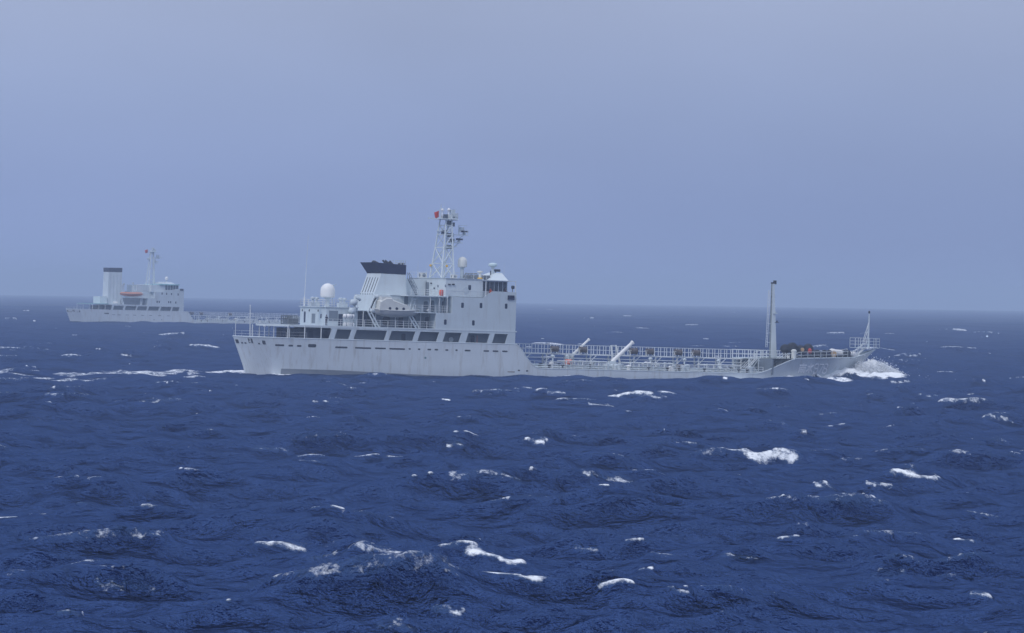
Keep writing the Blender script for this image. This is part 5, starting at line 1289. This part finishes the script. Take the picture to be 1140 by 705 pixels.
# distant ship's orange lifeboat
a, b = B.V(133.3, 327, -7.2), B.V(159.3, 327.5, -7.2); L = b.x - a.x
o = on(B, ((a.x + b.x) / 2, -7.2, a.z), 'lifeboat', 'orange lifeboat hanging on the side of the distant ship', 'lifeboat')
vs, fs, n, k = boat_hull(L, 2.5, 1.0, .25); MB().add(vs, fs).build('boat_hull', ORANGEP, o, True)
vs2 = [(x * .96, y * .92, -(z - .25 * (x / (L / 2)) ** 2) * .62 + .25 * (x / (L / 2)) ** 2) for x, y, z in vs]; MB().add(vs2, fs).build('canopy', mat('orange_canopy', (.58, .20, .10), .6, .08, 1), o, True)
m = MB(); m.path([Vector((v[0], v[1] * 1.02, v[2])) for v in vs[::k]], .08, 5); m.build('gunwale', mat('boat_white', (.55, .5, .47), .5, .05, 1), o)
davits(far, B, [(137.5, 341), (156.8, 341)], [(135.5, 326), (158.0, 326.5)], -6.9, -6.4, [(135, 332), (157.6, 333)])

# ---------------------------------------------------------------- water thrown up by the near ship's bow
SPRAY = bpy.data.materials.new('spray_white'); SPRAY.use_nodes = True
def spray_nodes():
    n, l = SPRAY.node_tree.nodes, SPRAY.node_tree.links; n.clear(); out = n.new('ShaderNodeOutputMaterial')
    d = n.new('ShaderNodeBsdfDiffuse'); t = n.new('ShaderNodeBsdfTranslucent'); x = n.new('ShaderNodeMixShader'); x.inputs[0].default_value = .4
    tc_ = n.new('ShaderNodeTexCoord'); z = n.new('ShaderNodeTexNoise'); z.inputs['Scale'].default_value = 1.5; l.new(tc_.outputs['Object'], z.inputs['Vector'])
    c = n.new('ShaderNodeValToRGB'); c.color_ramp.elements[0].color = (.93, .955, .985, 1); c.color_ramp.elements[1].color = (.96, .975, 1.0, 1); l.new(z.outputs[0], c.inputs[0])
    for q in (d, t): l.new(c.outputs[0], q.inputs['Color'])
    l.new(d.outputs[0], x.inputs[1]); l.new(t.outputs[0], x.inputs[2]); l.new(x.outputs[0], out.inputs['Surface'])
spray_nodes()

def bow_spray():
    r_ = np.random.default_rng(77); N = 90000
    # sheets flung off the stem
    org = r_.random(N); x0 = 104 + 7.5 * org ** .7
    t0 = np.clip((x0 - xs(0)) / (xe(0) - xs(0)), 0, 1); y0 = -half(t0, np.full(N, .2)) - .1
    grow = .30 + .70 * ((x0 - 104) / 7.5)
    vx = r_.normal(4.0, 2.2, N) * grow; vy = -np.abs(r_.normal(2.6, 1.5, N)); vz = np.abs(r_.normal(3.4, 2.0, N)) * grow
    t = r_.random(N) ** .9 * (2 * vz / 9.81 + .18)
    px = x0 + vx * t; py = y0 + vy * t; pz = .3 + vz * t - 4.9 * t * t
    # the dense roll of broken water ahead of and beside the stem
    FX, FC = [0, .3, .55, .8, 1], ([103, 109.8, 114.2, 118, 121.0], [-5.4, -3.7, -3.2, -3.0, -3.0])
    HX, HV = [0, .15, .3, .5, .62, .78, .92, 1], [.15, .45, 1.15, 2.65, 2.8, 2.05, 1.0, .1]
    n2 = 90000; f = r_.beta(2.4, 1.6, n2)
    cx = np.interp(f, FX, FC[0]); cy = np.interp(f, FX, FC[1]); hz = np.interp(f, HX, HV)
    lump = value_noise(f * 21, f * 0 + 3, 61) * .5 + .75
    ang = r_.uniform(R(-78), R(70), n2); out_ = .98 + np.abs(r_.normal(0, .13, n2)) + (r_.random(n2) < .25) * r_.gamma(1.5, .11, n2)
    qz = -.3 + np.cos(ang) * hz * lump * out_; qy = cy + np.sin(ang) * (1.5 + .75 * hz) * out_; qx = cx + r_.normal(0, .35, n2) - .25 * np.maximum(qz, 0)
    P_ = np.concatenate([np.stack([px, py, pz], 1), np.stack([qx, qy, qz], 1)]); M_ = len(P_)
    size = np.concatenate([r_.gamma(2.0, .008, N) + .009, r_.gamma(2.0, .014, n2) + .014])
    tet = np.array([(1, 1, 1), (1, -1, -1), (-1, 1, -1), (-1, -1, 1)], float)
    q = r_.normal(size=(M_, 4)); q /= np.linalg.norm(q, axis=1)[:, None]; w, a, b, c = q.T
    Rm = np.stack([1 - 2 * (b * b + c * c), 2 * (a * b - c * w), 2 * (a * c + b * w), 2 * (a * b + c * w), 1 - 2 * (a * a + c * c), 2 * (b * c - a * w), 2 * (a * c - b * w), 2 * (b * c + a * w), 1 - 2 * (a * a + b * b)], 1).reshape(-1, 3, 3)
    V_ = P_[:, None, :] + np.einsum('nij,kj->nki', Rm, tet) * size[:, None, None]
    idx = np.array([(0, 1, 2), (0, 3, 1), (0, 2, 3), (1, 3, 2)]); F_ = (np.arange(M_)[:, None, None] * 4 + idx[None]).reshape(-1)
    me = bpy.data.meshes.new('spray'); me.vertices.add(M_ * 4); me.vertices.foreach_set('co', V_.astype(np.float32).ravel())
    me.loops.add(len(F_)); me.loops.foreach_set('vertex_index', F_.astype(np.int32)); me.polygons.add(M_ * 4); me.polygons.foreach_set('loop_start', np.arange(M_ * 4, dtype=np.int32) * 3)
    me.update(calc_edges=True)
    me.materials.append(SPRAY)
    # joined with the core of the roll
    nf, na = 90, 26; ff = np.linspace(0, 1, nf); core = []
    for a_ in ff:
        hz = np.interp(a_, HX, HV); bx_, by_ = np.interp(a_, FX, FC[0]), np.interp(a_, FX, FC[1])
        for k in range(na):
            w_ = R(-95 + 190 * k / (na - 1)); n_ = .74 + .30 * float(value_noise(np.array([a_ * 23]), np.array([k * .45]), 62)[0]) + .2 * float(value_noise(np.array([a_ * 60]), np.array([k * 1.3]), 63)[0])
            z_ = -.5 + math.cos(w_) * (hz * 1.32 + .3) * n_; core.append((bx_ - .25 * max(z_, 0), by_ + math.sin(w_) * (1.5 + .75 * hz) * n_, z_))
    bm = bmesh.new(); bm.from_mesh(me); vv = [bm.verts.new(c_) for c_ in core]
    for i_ in range(nf - 1):
        for k in range(na - 1):
            fc_ = bm.faces.new((vv[i_ * na + k], vv[i_ * na + k + 1], vv[(i_ + 1) * na + k + 1], vv[(i_ + 1) * na + k])); fc_.smooth = True
    bm.to_mesh(me); bm.free()
    o = bpy.data.objects.new('spray', me); COL.objects.link(o); o.matrix_world = A.M
    tag(o, 'burst of white spray thrown up around the near ship\'s bow', 'spray', kind='stuff')
bow_spray()
